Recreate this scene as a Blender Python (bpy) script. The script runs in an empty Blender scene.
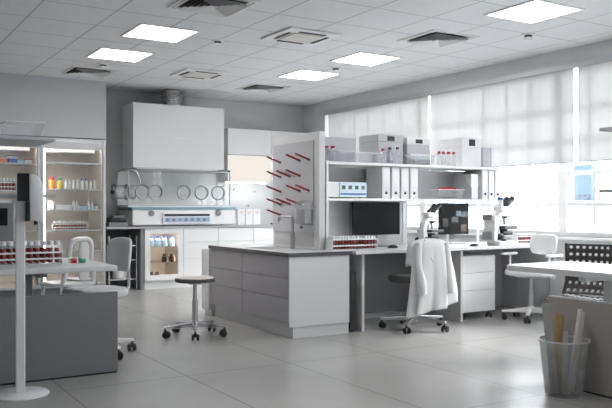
import bpy, bmesh, math, random
from mathutils import Vector, Matrix
random.seed(7)
C = bpy.context.scene.collection
PI = math.pi

# ---------------------------------------------------------------- materials
def nodes_of(name):
    m = bpy.data.materials.new(name); m.use_nodes = True
    nt = m.node_tree
    b = nt.nodes['Principled BSDF']
    return m, nt, b

def mat(name, col, rough=.5, metal=0, noise=0., nscale=8., bump=0., bscale=60., emit=None, estr=0, spec=.5, coat=0):
    m, nt, b = nodes_of(name)
    b.inputs['Base Color'].default_value = (*col, 1)
    b.inputs['Roughness'].default_value = rough
    b.inputs['Metallic'].default_value = metal
    b.inputs['Specular IOR Level'].default_value = spec
    if coat: b.inputs['Coat Weight'].default_value = coat
    if noise or bump:
        tc = nt.nodes.new('ShaderNodeTexCoord')
    if noise:
        n = nt.nodes.new('ShaderNodeTexNoise'); n.inputs['Scale'].default_value = nscale; n.inputs['Detail'].default_value = 5
        r = nt.nodes.new('ShaderNodeMapRange')
        r.inputs['From Min'].default_value = .3; r.inputs['From Max'].default_value = .7
        r.inputs['To Min'].default_value = 1 - noise; r.inputs['To Max'].default_value = 1 + noise
        mx = nt.nodes.new('ShaderNodeMix'); mx.data_type = 'RGBA'; mx.blend_type = 'MULTIPLY'
        mx.inputs[0].default_value = 1
        mx.inputs[6].default_value = (*col, 1)
        nt.links.new(tc.outputs['Object'], n.inputs['Vector']); nt.links.new(n.outputs['Fac'], r.inputs['Value'])
        nt.links.new(r.outputs[0], mx.inputs[7]); nt.links.new(mx.outputs[2], b.inputs['Base Color'])
    if bump:
        n2 = nt.nodes.new('ShaderNodeTexNoise'); n2.inputs['Scale'].default_value = bscale
        bp = nt.nodes.new('ShaderNodeBump'); bp.inputs['Strength'].default_value = bump; bp.inputs['Distance'].default_value = .004
        nt.links.new(tc.outputs['Object'], n2.inputs['Vector']); nt.links.new(n2.outputs['Fac'], bp.inputs['Height'])
        nt.links.new(bp.outputs[0], b.inputs['Normal'])
    if emit:
        b.inputs['Emission Color'].default_value = (*emit, 1); b.inputs['Emission Strength'].default_value = estr
    return m

def glassy(name, tint=(1, 1, 1), refl=.08, body=0., bodycol=(.9, .9, .9), rough=.02):
    """thin clear sheet: straight-through transparency, a little mirror, and optionally some milky body"""
    m = bpy.data.materials.new(name); m.use_nodes = True; nt = m.node_tree; nt.nodes.clear()
    o = nt.nodes.new('ShaderNodeOutputMaterial')
    t = nt.nodes.new('ShaderNodeBsdfTransparent'); t.inputs[0].default_value = (*tint, 1)
    g = nt.nodes.new('ShaderNodeBsdfGlossy'); g.inputs['Roughness'].default_value = rough
    fr = nt.nodes.new('ShaderNodeLayerWeight'); fr.inputs[0].default_value = .25
    ma = nt.nodes.new('ShaderNodeMath'); ma.operation = 'MULTIPLY_ADD'; ma.inputs[1].default_value = .45; ma.inputs[2].default_value = refl
    nt.links.new(fr.outputs['Fresnel'], ma.inputs[0])
    mx = nt.nodes.new('ShaderNodeMixShader')
    nt.links.new(ma.outputs[0], mx.inputs[0]); nt.links.new(t.outputs[0], mx.inputs[1]); nt.links.new(g.outputs[0], mx.inputs[2])
    last = mx
    if body:
        d = nt.nodes.new('ShaderNodeBsdfDiffuse'); d.inputs[0].default_value = (*bodycol, 1)
        tl = nt.nodes.new('ShaderNodeBsdfTranslucent'); tl.inputs[0].default_value = (*bodycol, 1)
        md = nt.nodes.new('ShaderNodeMixShader'); md.inputs[0].default_value = .5
        nt.links.new(d.outputs[0], md.inputs[1]); nt.links.new(tl.outputs[0], md.inputs[2])
        m2 = nt.nodes.new('ShaderNodeMixShader'); m2.inputs[0].default_value = body
        nt.links.new(mx.outputs[0], m2.inputs[1]); nt.links.new(md.outputs[0], m2.inputs[2]); last = m2
    nt.links.new(last.outputs[0], o.inputs[0])
    return m

def emission(name, col, s):
    m = bpy.data.materials.new(name); m.use_nodes = True; nt = m.node_tree; nt.nodes.clear()
    o = nt.nodes.new('ShaderNodeOutputMaterial'); e = nt.nodes.new('ShaderNodeEmission')
    e.inputs[0].default_value = (*col, 1); e.inputs[1].default_value = s
    nt.links.new(e.outputs[0], o.inputs[0]); return m

def line_mask(nt, axis_out, origin, tile, half):
    """1 on a joint line that repeats every `tile` metres"""
    a = nt.nodes.new('ShaderNodeMath'); a.operation = 'SUBTRACT'; a.inputs[1].default_value = origin
    d = nt.nodes.new('ShaderNodeMath'); d.operation = 'DIVIDE'; d.inputs[1].default_value = tile
    f = nt.nodes.new('ShaderNodeMath'); f.operation = 'FRACT'
    s = nt.nodes.new('ShaderNodeMath'); s.operation = 'SUBTRACT'; s.inputs[1].default_value = .5
    ab = nt.nodes.new('ShaderNodeMath'); ab.operation = 'ABSOLUTE'
    g = nt.nodes.new('ShaderNodeMath'); g.operation = 'GREATER_THAN'; g.inputs[1].default_value = .5 - half / tile
    for p, q in ((a, d), (d, f), (f, s), (s, ab), (ab, g)): nt.links.new(p.outputs[0], q.inputs[0])
    nt.links.new(axis_out, a.inputs[0])
    return g.outputs[0]

def tiled(name, col, linecol, ox, oy, tile, half, rough, noise, nscale, tone=0., tiley=None):
    m, nt, b = nodes_of(name)
    b.inputs['Roughness'].default_value = rough
    tc = nt.nodes.new('ShaderNodeTexCoord'); sp = nt.nodes.new('ShaderNodeSeparateXYZ')
    nt.links.new(tc.outputs['Object'], sp.inputs[0])
    lx = line_mask(nt, sp.outputs[0], ox, tile, half); ly = line_mask(nt, sp.outputs[1], oy, tiley or tile, half)
    mx = nt.nodes.new('ShaderNodeMath'); mx.operation = 'MAXIMUM'
    nt.links.new(lx, mx.inputs[0]); nt.links.new(ly, mx.inputs[1])
    n = nt.nodes.new('ShaderNodeTexNoise'); n.inputs['Scale'].default_value = nscale; n.inputs['Detail'].default_value = 6; n.inputs['Roughness'].default_value = .6
    nt.links.new(tc.outputs['Object'], n.inputs['Vector'])
    r = nt.nodes.new('ShaderNodeMapRange'); r.inputs['From Min'].default_value = .3; r.inputs['From Max'].default_value = .7
    r.inputs['To Min'].default_value = 1 - noise; r.inputs['To Max'].default_value = 1 + noise
    nt.links.new(n.outputs['Fac'], r.inputs['Value'])
    c1 = nt.nodes.new('ShaderNodeMix'); c1.data_type = 'RGBA'; c1.blend_type = 'MULTIPLY'; c1.inputs[0].default_value = 1
    c1.inputs[6].default_value = (*col, 1); nt.links.new(r.outputs[0], c1.inputs[7])
    c2 = nt.nodes.new('ShaderNodeMix'); c2.data_type = 'RGBA'
    nt.links.new(mx.outputs[0], c2.inputs[0]); nt.links.new(c1.outputs[2], c2.inputs[6]); c2.inputs[7].default_value = (*linecol, 1)
    nt.links.new(c2.outputs[2], b.inputs['Base Color'])
    if tone:
        r2 = nt.nodes.new('ShaderNodeMapRange'); r2.inputs['From Min'].default_value = .3; r2.inputs['From Max'].default_value = .7
        r2.inputs['To Min'].default_value = rough - tone; r2.inputs['To Max'].default_value = rough + tone
        nt.links.new(n.outputs['Fac'], r2.inputs['Value']); nt.links.new(r2.outputs[0], b.inputs['Roughness'])
    return m

# ---------------------------------------------------------------- mesh builder
class MB:
    def __init__(s): s.bm = bmesh.new()
    def _add(s, t, M=None):
        me = bpy.data.meshes.new('tmp')
        if M is not None: t.transform(M)
        t.to_mesh(me); t.free(); s.bm.from_mesh(me); bpy.data.meshes.remove(me); return s
    def box(s, x0, x1, y0, y1, z0, z1, bev=0., seg=2, M=None):
        t = bmesh.new(); bmesh.ops.create_cube(t, size=1)
        bmesh.ops.scale(t, vec=(x1 - x0, y1 - y0, z1 - z0), verts=t.verts)
        bmesh.ops.translate(t, vec=((x0 + x1) / 2, (y0 + y1) / 2, (z0 + z1) / 2), verts=t.verts)
        if bev: bmesh.ops.bevel(t, geom=list(t.edges), offset=bev, segments=seg, affect='EDGES', profile=.5)
        return s._add(t, M)
    def cyl(s, p0, p1, r0, r1=None, seg=20, bev=0., M=None):
        r1 = r0 if r1 is None else r1
        p0, p1 = Vector(p0), Vector(p1); d = p1 - p0
        t = bmesh.new(); bmesh.ops.create_cone(t, cap_ends=True, segments=seg, radius1=r0, radius2=r1, depth=d.length)
        if bev:
            e = [e for e in t.edges if len(e.link_faces) == 2 and any(len(f.verts) > 4 for f in e.link_faces)]
            bmesh.ops.bevel(t, geom=e, offset=bev, segments=2, affect='EDGES', profile=.5)
        t.transform(Matrix.Translation((p0 + p1) / 2) @ d.to_track_quat('Z', 'Y').to_matrix().to_4x4())
        return s._add(t, M)
    def lathe(s, prof, c=(0, 0, 0), seg=24, M=None, closed=False):
        t = bmesh.new(); rings = []
        for r, z in prof:
            if r < 1e-5: rings.append([t.verts.new((c[0], c[1], c[2] + z))])
            else: rings.append([t.verts.new((c[0] + r * math.cos(2 * PI * i / seg), c[1] + r * math.sin(2 * PI * i / seg), c[2] + z)) for i in range(seg)])
        pairs = list(zip(rings, rings[1:])) + ([(rings[-1], rings[0])] if closed else [])
        for a, b in pairs:
            for i in range(seg):
                j = (i + 1) % seg
                if len(a) == 1 and len(b) == 1: continue
                if len(a) == 1: t.faces.new((a[0], b[j], b[i]))
                elif len(b) == 1: t.faces.new((a[i], a[j], b[0]))
                else: t.faces.new((a[i], a[j], b[j], b[i]))
        bmesh.ops.recalc_face_normals(t, faces=t.faces)
        return s._add(t, M)
    def tube(s, pts, r, seg=10, closed=False, M=None, rs=None):
        pts = [Vector(p) for p in pts]; n = len(pts); t = bmesh.new(); rings = []; up = Vector((0, 0, 1)); prev = None
        for i, p in enumerate(pts):
            a = pts[(i - 1) % n] if (closed or i > 0) else p; b = pts[(i + 1) % n] if (closed or i < n - 1) else p
            d = (b - a).normalized()
            if prev is None:
                x = d.cross(up)
                if x.length < 1e-3: x = d.cross(Vector((1, 0, 0)))
            else: x = prev - d * prev.dot(d)
            x.normalize(); prev = x; y = d.cross(x); rr = rs[i] if rs else r
            rings.append([t.verts.new(p + x * rr * math.cos(2 * PI * k / seg) + y * rr * math.sin(2 * PI * k / seg)) for k in range(seg)])
        for a, b in list(zip(rings, rings[1:])) + ([(rings[-1], rings[0])] if closed else []):
            for k in range(seg): t.faces.new((a[k], a[(k + 1) % seg], b[(k + 1) % seg], b[k]))
        if not closed: t.faces.new(rings[0][::-1]); t.faces.new(rings[-1])
        bmesh.ops.recalc_face_normals(t, faces=t.faces)
        return s._add(t, M)
    def prism(s, poly, ax, a0, a1, bev=0., M=None):
        """polygon in the two other axes, extruded from a0 to a1 along ax"""
        def P(u, v, a): return {'x': (a, u, v), 'y': (u, a, v), 'z': (u, v, a)}[ax]
        t = bmesh.new()
        A = [t.verts.new(P(u, v, a0)) for u, v in poly]; B = [t.verts.new(P(u, v, a1)) for u, v in poly]
        t.faces.new(A); t.faces.new(B); n = len(poly)
        for i in range(n): t.faces.new((A[i], A[(i + 1) % n], B[(i + 1) % n], B[i]))
        bmesh.ops.recalc_face_normals(t, faces=t.faces)
        if bev: bmesh.ops.bevel(t, geom=list(t.edges), offset=bev, segments=2, affect='EDGES', profile=.5)
        return s._add(t, M)
    def grid(s, fn, nu, nv):
        t = bmesh.new(); V = [[t.verts.new(fn(i / nu, j / nv)) for j in range(nv + 1)] for i in range(nu + 1)]
        for i in range(nu):
            for j in range(nv): t.faces.new((V[i][j], V[i + 1][j], V[i + 1][j + 1], V[i][j + 1]))
        return s._add(t)
    def shell(s, x0, x1, y0, y1, z0, z1, w, front='-y', M=None):
        """box open on one side, wall thickness w"""
        s.box(x0, x0 + w, y0, y1, z0, z1, M=M); s.box(x1 - w, x1, y0, y1, z0, z1, M=M)
        s.box(x0 + w, x1 - w, y0, y1, z0, z0 + w, M=M)
        if front == '-y':
            s.box(x0 + w, x1 - w, y0, y1, z1 - w, z1, M=M); s.box(x0 + w, x1 - w, y1 - w, y1, z0 + w, z1 - w, M=M)
        else:
            s.box(x0 + w, x1 - w, y0, y0 + w, z0 + w, z1, M=M); s.box(x0 + w, x1 - w, y1 - w, y1, z0 + w, z1, M=M)
        return s
    def frame(s, a0, a1, b0, b1, c0, c1, w, ax='y', bev=0.):
        """rectangular frame; ax is the thickness axis (c0..c1), a and b the other two"""
        def bx(p0, p1, q0, q1):
            if ax == 'y': s.box(p0, p1, c0, c1, q0, q1, bev)
            elif ax == 'x': s.box(c0, c1, p0, p1, q0, q1, bev)
            else: s.box(p0, p1, q0, q1, c0, c1, bev)
        bx(a0, a0 + w, b0, b1); bx(a1 - w, a1, b0, b1); bx(a0 + w, a1 - w, b0, b0 + w); bx(a0 + w, a1 - w, b1 - w, b1)
        return s
    def build(s, name, m, parent=None, smooth=False, angle=35):
        me = bpy.data.meshes.new(name); s.bm.to_mesh(me); s.bm.free()
        me.materials.append(m)
        if smooth:
            for p in me.polygons: p.use_smooth = True
            try: me.set_sharp_from_angle(angle=math.radians(angle))
            except Exception: pass
        o = bpy.data.objects.new(name, me); C.objects.link(o)
        if parent is not None: o.parent = parent
        return o

def tag(o, label=None, cat=None, group=None, kind=None):
    if label: o['label'] = label
    if cat: o['category'] = cat
    if group: o['group'] = group
    if kind: o['kind'] = kind
    return o
def thing(name, label, cat, loc=(0, 0, 0), rz=0, group=None):
    o = bpy.data.objects.new(name, None); o.empty_display_size = .05; C.objects.link(o)
    o.location = loc; o.rotation_euler = (0, 0, rz)
    return tag(o, label, cat, group)
def struct(name, mb, m, parent=None):
    o = mb.build(name, m, parent)
    if parent is None: o['kind'] = 'structure'
    return o
def dup(root, loc, rz=None, label=None, group=None):
    r = root.copy(); C.objects.link(r); r.location = loc
    if rz is not None: r.rotation_euler = (0, 0, rz)
    if label: r['label'] = label
    if group: r['group'] = group
    for ch in list(root.children):
        c = ch.copy(); C.objects.link(c); c.parent = r
        for g in list(ch.children):
            d = g.copy(); C.objects.link(d); d.parent = c
    return r
SKY, SUN, EXPO, BLT = 8.5, 9.0, 0.38, .23
# ---------------------------------------------------------------- palette
M = {}
M['wall'] = mat('wall_paint', (.60, .61, .62), .75, noise=.02, nscale=3)
M['wall_dark'] = mat('rear_wall_paint', (.42, .43, .45), .75, noise=.02, nscale=3)
M['bulk'] = mat('bulkhead_panel', (.50, .51, .53), .55)
TX, TY, TL = 2.720, 7.194, .625
M['ceil'] = tiled('ceiling_tile', (.76, .76, .77), (.50, .50, .51), TX, TY, TL, .009, .8, .02, 40)
M['floor'] = tiled('floor_slab', (.35, .34, .333), (.20, .195, .19), 2.05, 1.63, .82, .004, .27, .07, 1.2, tiley=1.64)
M['white'] = mat('white_laminate', (.80, .80, .80), .35)
M['white_gloss'] = mat('white_plastic', (.82, .82, .82), .25)
M['lgrey'] = mat('light_grey_laminate', (.62, .62, .63), .4)
M['island_shade'] = mat('island_laminate_shaded', (.40, .385, .415), .4)  # island laminate darkened: shade of the side facing away from the windows
M['dgrey'] = mat('dark_grey_laminate', (.20, .205, .215), .45)
M['dedge'] = mat('dark_counter_edge', (.045, .045, .048), .4)
M['ctop'] = mat('pale_worktop', (.66, .66, .67), .3, noise=.03, nscale=30)
M['cgrey'] = mat('grey_worktop', (.40, .40, .41), .35)
M['modesty'] = mat('grey_modesty_panel', (.175, .184, .188), .5, noise=.02, nscale=4)
M['modesty_warm'] = mat('warm_grey_modesty_panel', (.34, .305, .28), .5, noise=.03, nscale=5)
M['black'] = mat('black_plastic', (.018, .018, .02), .4)
M['rubber'] = mat('black_rubber', (.02, .02, .022), .6)
M['chrome'] = mat('chrome', (.75, .75, .77), .18, metal=1)
M['steel'] = mat('brushed_steel', (.55, .55, .56), .3, metal=1)
M['alu'] = mat('aluminium_frame', (.52, .54, .56), .4, metal=.6)
M['fridge_in'] = mat('fridge_liner', (.72, .66, .61), .45)
M['cab_in'] = mat('cabinet_liner', (.76, .66, .57), .5)
M['glass'] = glassy('door_glass', (.97, .98, .98), .03)
M['winglass'] = glassy('window_glass', (.96, .98, .99), .03)
M['clear'] = glassy('clear_plastic', (.96, .97, .98), .05, .22, (.85, .87, .9), .1)
M['frost'] = glassy('frosted_bin_plastic', (.94, .95, .95), .04, .13, (.72, .73, .74), .15)
M['tubeglass'] = glassy('tube_glass', (.97, .97, .97), .06, .06)
M['blood'] = mat('blood', (.34, .010, .012), .25)
M['red'] = mat('red_plastic', (.50, .012, .02), .35)
M['peg'] = mat('red_peg', (.38, .02, .035), .4)
M['teal'] = mat('teal_strip', (.22, .36, .42), .35)
M['blue'] = mat('blue_cap', (.03, .12, .45), .4)
M['sky_blue'] = mat('pale_blue_label', (.45, .65, .82), .45)
M['green'] = mat('green_cap', (.01, .28, .16), .4)
M['orange'] = mat('orange_bottle', (.85, .22, .05), .4)
M['yellow'] = mat('yellow_bottle', (.85, .66, .12), .4)
M['brown'] = mat('brown_bottle', (.10, .035, .012), .2)
M['card'] = mat('brown_cardboard', (.42, .28, .13), .7, noise=.06, nscale=40)
M['paper'] = mat('white_paper', (.72, .66, .63), .6)
M['strip'] = mat('grey_plastic_strip', (.43, .42, .40), .45)
M['screen'] = mat('dark_screen', (.008, .008, .009), .5, spec=.15)
M['fabric_grey'] = mat('grey_upholstery', (.60, .61, .63), .8, bump=.15, bscale=300)
M['seat_dark'] = mat('dark_seat', (.09, .092, .095), .7, bump=.1, bscale=300)
M['coat'] = mat('white_cotton', (.66, .66, .67), .85)
M['frame_white'] = mat('window_frame_paint', (.90, .90, .90), .4)
M['chairdark'] = mat('dark_chair_shell', (.035, .032, .030), .45)
M['boxgrey'] = mat('grey_storage_box', (.50, .50, .53), .6)
M['boxwhite'] = mat('white_storage_box', (.74, .74, .76), .6)
M['ledpanel'] = emission('ceiling_panel_light', (1, .985, .96), 15.0)
M['led_cool'] = emission('led_strip', (1, .97, .93), 15.0)
M['led_fridge'] = emission('fridge_led', (1, .93, .86), 24.0)
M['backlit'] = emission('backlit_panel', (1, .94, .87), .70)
M['display'] = emission('lit_display', (.45, .62, .85), .55)
M['cassette'] = mat('cassette_panel', (.72, .68, .64), .5)
M['slot'] = mat('dark_slot', (.03, .03, .03), .6)
M['vane'] = mat('vent_vane', (.75, .75, .75), .5)

def blind_mat():
    m = bpy.data.materials.new('blind_fabric'); m.use_nodes = True; nt = m.node_tree; nt.nodes.clear()
    o = nt.nodes.new('ShaderNodeOutputMaterial')
    tc = nt.nodes.new('ShaderNodeTexCoord'); mp = nt.nodes.new('ShaderNodeMapping'); mp.inputs['Scale'].default_value = (1, 14, .25)
    n = nt.nodes.new('ShaderNodeTexNoise'); n.inputs['Scale'].default_value = 1; n.inputs['Detail'].default_value = 4
    nt.links.new(tc.outputs['Object'], mp.inputs[0]); nt.links.new(mp.outputs[0], n.inputs['Vector'])
    r = nt.nodes.new('ShaderNodeMapRange'); r.inputs['From Min'].default_value = .3; r.inputs['From Max'].default_value = .7
    r.inputs['To Min'].default_value = .72; r.inputs['To Max'].default_value = .76
    nt.links.new(n.outputs['Fac'], r.inputs['Value'])
    cb = nt.nodes.new('ShaderNodeCombineColor')
    for i in range(3): nt.links.new(r.outputs[0], cb.inputs[i])
    d = nt.nodes.new('ShaderNodeBsdfDiffuse'); t = nt.nodes.new('ShaderNodeBsdfTranslucent'); tr = nt.nodes.new('ShaderNodeBsdfTransparent')
    nt.links.new(cb.outputs[0], d.inputs[0]); nt.links.new(cb.outputs[0], t.inputs[0])
    a = nt.nodes.new('ShaderNodeMixShader'); a.inputs[0].default_value = BLT
    nt.links.new(d.outputs[0], a.inputs[1]); nt.links.new(t.outputs[0], a.inputs[2])
    b = nt.nodes.new('ShaderNodeMixShader'); b.inputs[0].default_value = .015
    nt.links.new(a.outputs[0], b.inputs[1]); nt.links.new(tr.outputs[0], b.inputs[2])
    nt.links.new(b.outputs[0], o.inputs[0]); return m
M['blind'] = blind_mat()

# ---------------------------------------------------------------- the setting
H = 2.877; XW = 6.748; YB = 11.10; XL = -2.2; YF = -1.6
struct('floor', MB().box(XL - .1, XW + .25, YF - .1, YB + .1, -.12, 0), M['floor'])
struct('ceiling', MB().box(XL - .1, XW + .25, YF - .1, YB + .1, H, H + .1), M['ceil'])
struct('wall_back', MB().box(XL - .1, XW + .25, YB, YB + .12, 0, H), M['wall'])
struct('wall_left', MB().box(XL - .1, XL, YF, YB, 0, H), M['wall'])
struct('wall_front', MB().box(XL - .1, XW + .25, YF - .1, YF, 0, H), M['wall'])
struct('wall_soffit', MB().box(XL, 3.148, 10.36, YB, 2.095, H).box(XL, 1.42, 10.40, YB, 0, 2.095), M['bulk'])
WY0, WY1, WZ0, WZ1 = -1.38, 10.42, .84, 2.72     # the ribbon window
w = MB(); T = XW + .24
w.box(XW, T, YF, WY0, 0, H); w.box(XW, T, WY1, YB, 0, H); w.box(XW, T, WY0, WY1, 0, WZ0); w.box(XW, T, WY0, WY1, WZ1, H)
struct('wall_right', w, M['wall'])
struct('trim_1', MB().box(XW - .035, T - .06, WY0, WY1, WZ0 - .03, WZ0, .004), M['white'])
struct('trim_2', MB().box(XW - .012, XW, WY0, WY1 + .04, 2.655, 2.72), M['alu'])
XG = XW + .12
bays = [(-1.38, .99), (.99, 3.36), (3.36, 5.73), (5.73, 8.10), (8.10, 10.42)]
cols = {0: [-.99, -.6, -.2, .2, .6], 1: [1.38, 1.77, 2.17, 2.56, 2.96], 2: [3.75, 4.14, 4.53, 4.92, 5.32], 3: [6.12, 6.49, 6.87, 7.25, 7.67], 4: [8.5, 8.88, 9.26, 9.64, 10.02]}
for i, (a, b) in enumerate(bays):
    root = bpy.data.objects.new(f'window_{i+1}', None); C.objects.link(root); root['kind'] = 'structure'
    f = MB(); f.frame(a, b, WZ0, WZ1, XG - .035, XG + .035, .055, 'x')
    for y in cols[i]: f.box(XG - .024, XG + .024, y - .017, y + .017, WZ0 + .055, WZ1 - .055)
    for z in (1.19, 1.536, 1.919, 2.268): f.box(XG - .022, XG + .022, a + .055, b - .055, z - .022, z + .022)
    f.build('window_frame', M['frame_white'], root)
    MB().box(XG - .003, XG + .003, a + .05, b - .05, WZ0 + .05, WZ1 - .05).build('glass_pane', M['winglass'], root)

# blinds
for (a, b, nm) in ((7.915, 10.36, 'pale roller blind over the window bay next to the room corner, partly behind storage boxes'),
                   (5.535, 7.865, 'wide pale roller blind in the middle, lowered between the two thin bright gaps'),
                   (3.10, 5.475, 'pale roller blind nearest the camera, running out of the picture past the wall shelf')):
    t = thing('roller_blind', nm, 'blind', (XW + .03, (a + b) / 2, 1.64), 0, 'roller blinds along the window wall'); h = (b - a) / 2
    MB().box(-.0012, .0012, -h, h, .012, 1.03).build('blind_fabric', M['blind'], t)
    MB().box(-.012, .012, -h, h, 0, .012, .003).build('bottom_rail', M['alu'], t)
    MB().cyl((0, -h, 1.048), (0, h, 1.048), .027, seg=14).build('roller', M['alu'], t)

# ---------------------------------------------------------------- ceiling fittings
def tc(i, j): return (TX + TL * i, TY + TL * j)
def panel_light(i, j, label, first=[]):
    x, y = tc(i, j)
    if first: return dup(first[0], (x, y, H), 0, label)
    t = thing('ceiling_panel_light', label, 'ceiling light', (x, y, H), 0, 'square ceiling panel lights')
    MB().frame(-.305, .305, -.305, .305, -.010, -.001, .029, 'z').build('frame', M['white'], t)
    MB().box(-.276, .276, -.276, .276, -.008, -.002).build('diffuser', M['ledpanel'], t)
    first.append(t); return t
panel_light(0, 0, 'lit square ceiling panel, larger of the pair over the fridges and hood')
panel_light(0, 2, 'lit square ceiling panel, the lower beside the vent over the fridges')
panel_light(4, 0, 'lit square ceiling panel, upper of the close pair over the shelves')
panel_light(4, 2, 'lit square ceiling panel, smaller of the close pair over the peg board')
panel_light(4, -4, 'lit square ceiling panel close to the blinds, cut by the top of the picture')
panel_light(4, -6, 'lit square ceiling panel outside the picture on the window side, added to brighten the foreground')  # unseen panel added to brighten the foreground
panel_light(0, -6, 'lit square ceiling panel outside the picture, added to brighten the foreground from above')  # another unseen panel, added for more light on bin, pole and desk panel

def vent(i, j, label, first=[]):
    x, y = tc(i, j)
    if first: return dup(first[0], (x, y, H), 0, label)
    t = thing('ceiling_vent', label, 'ceiling vent', (x, y, H), 0, 'square louvred ceiling vents')
    MB().frame(-.295, .295, -.295, .295, -.010, -.001, .022, 'z').build('frame', M['white'], t)
    MB().box(-.272, .272, -.272, .272, -.003, -.001).build('duct_opening', M['slot'], t)
    s = MB()
    for r in (.265, .222, .18, .138, .096, .054):
        a, b, z0, z1 = r, r - .036, -.004, -.030
        q = bmesh.new()
        A = [q.verts.new((sx * b, sy * b, z0)) for sx, sy in ((1, 1), (-1, 1), (-1, -1), (1, -1))]
        B = [q.verts.new((sx * a, sy * a, z1 if r < .26 else -.009)) for sx, sy in ((1, 1), (-1, 1), (-1, -1), (1, -1))]
        for k in range(4): q.faces.new((A[k], A[(k + 1) % 4], B[(k + 1) % 4], B[k]))
        s._add(q)
    s.build('louvre', M['vane'], t); first.append(t); return t
vent(0, -2, 'louvred square vent cut by the top edge of the picture')
vent(0, 4, 'louvred ceiling vent above the fridges, next to a smoke detector')
vent(4, 4, 'small distant louvred ceiling vent above the wall cupboards')
vent(4, -2, 'louvred square ceiling vent between the bright panels on the window side')
def cassette(i, j, label, first=[]):
    x, y = tc(i, j)
    if first: return dup(first[0], (x, y, H), 0, label)
    t = thing('air_conditioner_cassette', label, 'air conditioner', (x, y, H), 0, 'ceiling air conditioner cassettes')
    MB().box(-.30, .30, -.30, .30, -.022, -.001, .006).build('panel', M['white'], t)
    MB().box(-.17, .17, -.17, .17, -.030, -.0225, .003).build('grille', M['cassette'], t)
    for k in range(4):
        R = Matrix.Rotation(k * PI / 2, 4, 'Z')
        MB().box(-.15, .15, .20, .235, -.027, -.0225, M=R).build('air_slot', M['slot'], t)
    first.append(t); return t
cassette(2, -1, 'larger beige-centred air conditioner cassette in the ceiling')
cassette(2, 3, 'smaller air conditioner cassette in the ceiling above the white hood')
def smoke(i, j, label, first=[]):
    x, y = tc(i, j)
    if first: return dup(first[0], (x, y, H), 0, label)
    t = thing('smoke_detector', label, 'smoke detector', (x, y, H), 0, 'ceiling smoke detectors')
    MB().lathe([(0, -.016), (.055, -.016), (.06, -.012), (.06, -.001), (0, -.001)]).build('base', M['white_gloss'], t, True)
    MB().lathe([(0, -.055), (.034, -.055), (.040, -.050), (.042, -.036), (0, -.036)]).build('sensor_head', M['white_gloss'], t, True)
    MB().lathe([(0, -.0355), (.036, -.0355), (.036, -.0165), (0, -.0165)]).build('sensor_slot', M['slot'], t, True)
    first.append(t); return t
smoke(0, 3, 'round smoke detector beside the vent above the fridges')
smoke(1, 0, 'round smoke detector between the two air conditioner cassettes')
smoke(4, 1, 'round smoke detector between the close pair of lit ceiling panels')
smoke(5, -3, 'round smoke detector below the bright panel near the blinds')

# ---------------------------------------------------------------- small things used over and over
def make_tube(h, r, cap, capm, label, group, fill=.62):
    """standing test tube, origin at its base"""
    t = thing('blood_tube', label, 'test tube', (0, 0, 0), 0, group)
    MB().lathe([(0, .0), (r * .7, .002), (r, r * .8), (r, h - cap), (0, h - cap)], seg=12).build('glass_tube', M['tubeglass'], t, True)
    MB().lathe([(0, .002), (r * .62, .0035), (r * .86, r * .85), (r * .86, h * fill), (0, h * fill)], seg=12).build('blood', M['blood'], t, True)
    MB().lathe([(0, h - cap + .0005), (r * 1.12, h - cap + .0005), (r * 1.15, h), (0, h)], seg=12).build('cap', capm, t, True)
    return t
def make_rack(name, label, L, W, hs, loc, rz, n, rows, r, group=None, m='white_gloss'):
    """open rack: base, perforated-looking rails either side, end plates"""
    t = thing(name, label, 'rack', loc, rz, group)
    MB().box(-L / 2, L / 2, -W / 2, W / 2, 0, .006, .001).build('base', M[m], t)
    for s in (-1, 1): MB().box(s * L / 2 - (.006 if s > 0 else 0), s * L / 2 + (0 if s > 0 else .006), -W / 2, W / 2, .007, hs[-1] + .012, .001).build('end_plate', M[m], t)
    rl = MB()
    for z in hs:
        for k in range(rows + 1):
            y = -W / 2 + .003 + k * (W - .006) / rows
            rl.box(-L / 2 + .007, L / 2 - .007, y - .002, y + .002, z, z + .011)
    rl.build('rail', M[m], t)
    return t
def fill_rack(proto, loc, rz, L, W, n, rows, skip=()):
    for j in range(rows):
        for i in range(n):
            if (j, i) in skip: continue
            lx = -L / 2 + L * (i + .5) / n; ly = -W / 2 + W * (j + .5) / rows
            c, s = math.cos(rz), math.sin(rz)
            p = (loc[0] + lx * c - ly * s, loc[1] + lx * s + ly * c, loc[2] + .0075)
            if not proto.get('used'):
                proto.location = p; proto['used'] = 1
            else: dup(proto, p)
    if 'used' in proto: del proto['used']
def make_bottle(name, label, r, h, capm, bodym, loc, group=None, capr=.6, caph=.18):
    t = thing(name, label, 'bottle', loc, 0, group)
    hb = h * (1 - caph)
    MB().lathe([(0, 0), (r * .95, 0), (r, r * .1), (r, hb * .78), (r * capr * .9, hb * .96), (r * capr * .9, hb), (0, hb)], seg=16).build('bottle_body', bodym, t, True)
    MB().lathe([(0, hb + .0005), (r * capr, hb + .0005), (r * capr, h - .002), (r * capr * .9, h), (0, h)], seg=16).build('cap', capm, t, True)
    return t
def caster(mb_m, parent, x, y, rz, r=.028, hz=.075, m='rubber', fork='black'):
    R = Matrix.Translation((x, y, 0)) @ Matrix.Rotation(rz, 4, 'Z')
    c = MB(); 
    for s in (-1, 1): c.cyl((.012, s * .022 - .009, r), (.012, s * .022 + .009, r), r, seg=16, bev=.004, M=R)
    o = c.build('caster', M[m], parent, True)
    f = MB().box(-.012, .022, -.011, .011, r + .002, 2 * r + .008, .003, M=R); f.cyl((0, 0, 2 * r), (0, 0, hz), .008, seg=10, M=R)
    f.build('caster_fork', M[fork], o)
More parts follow.
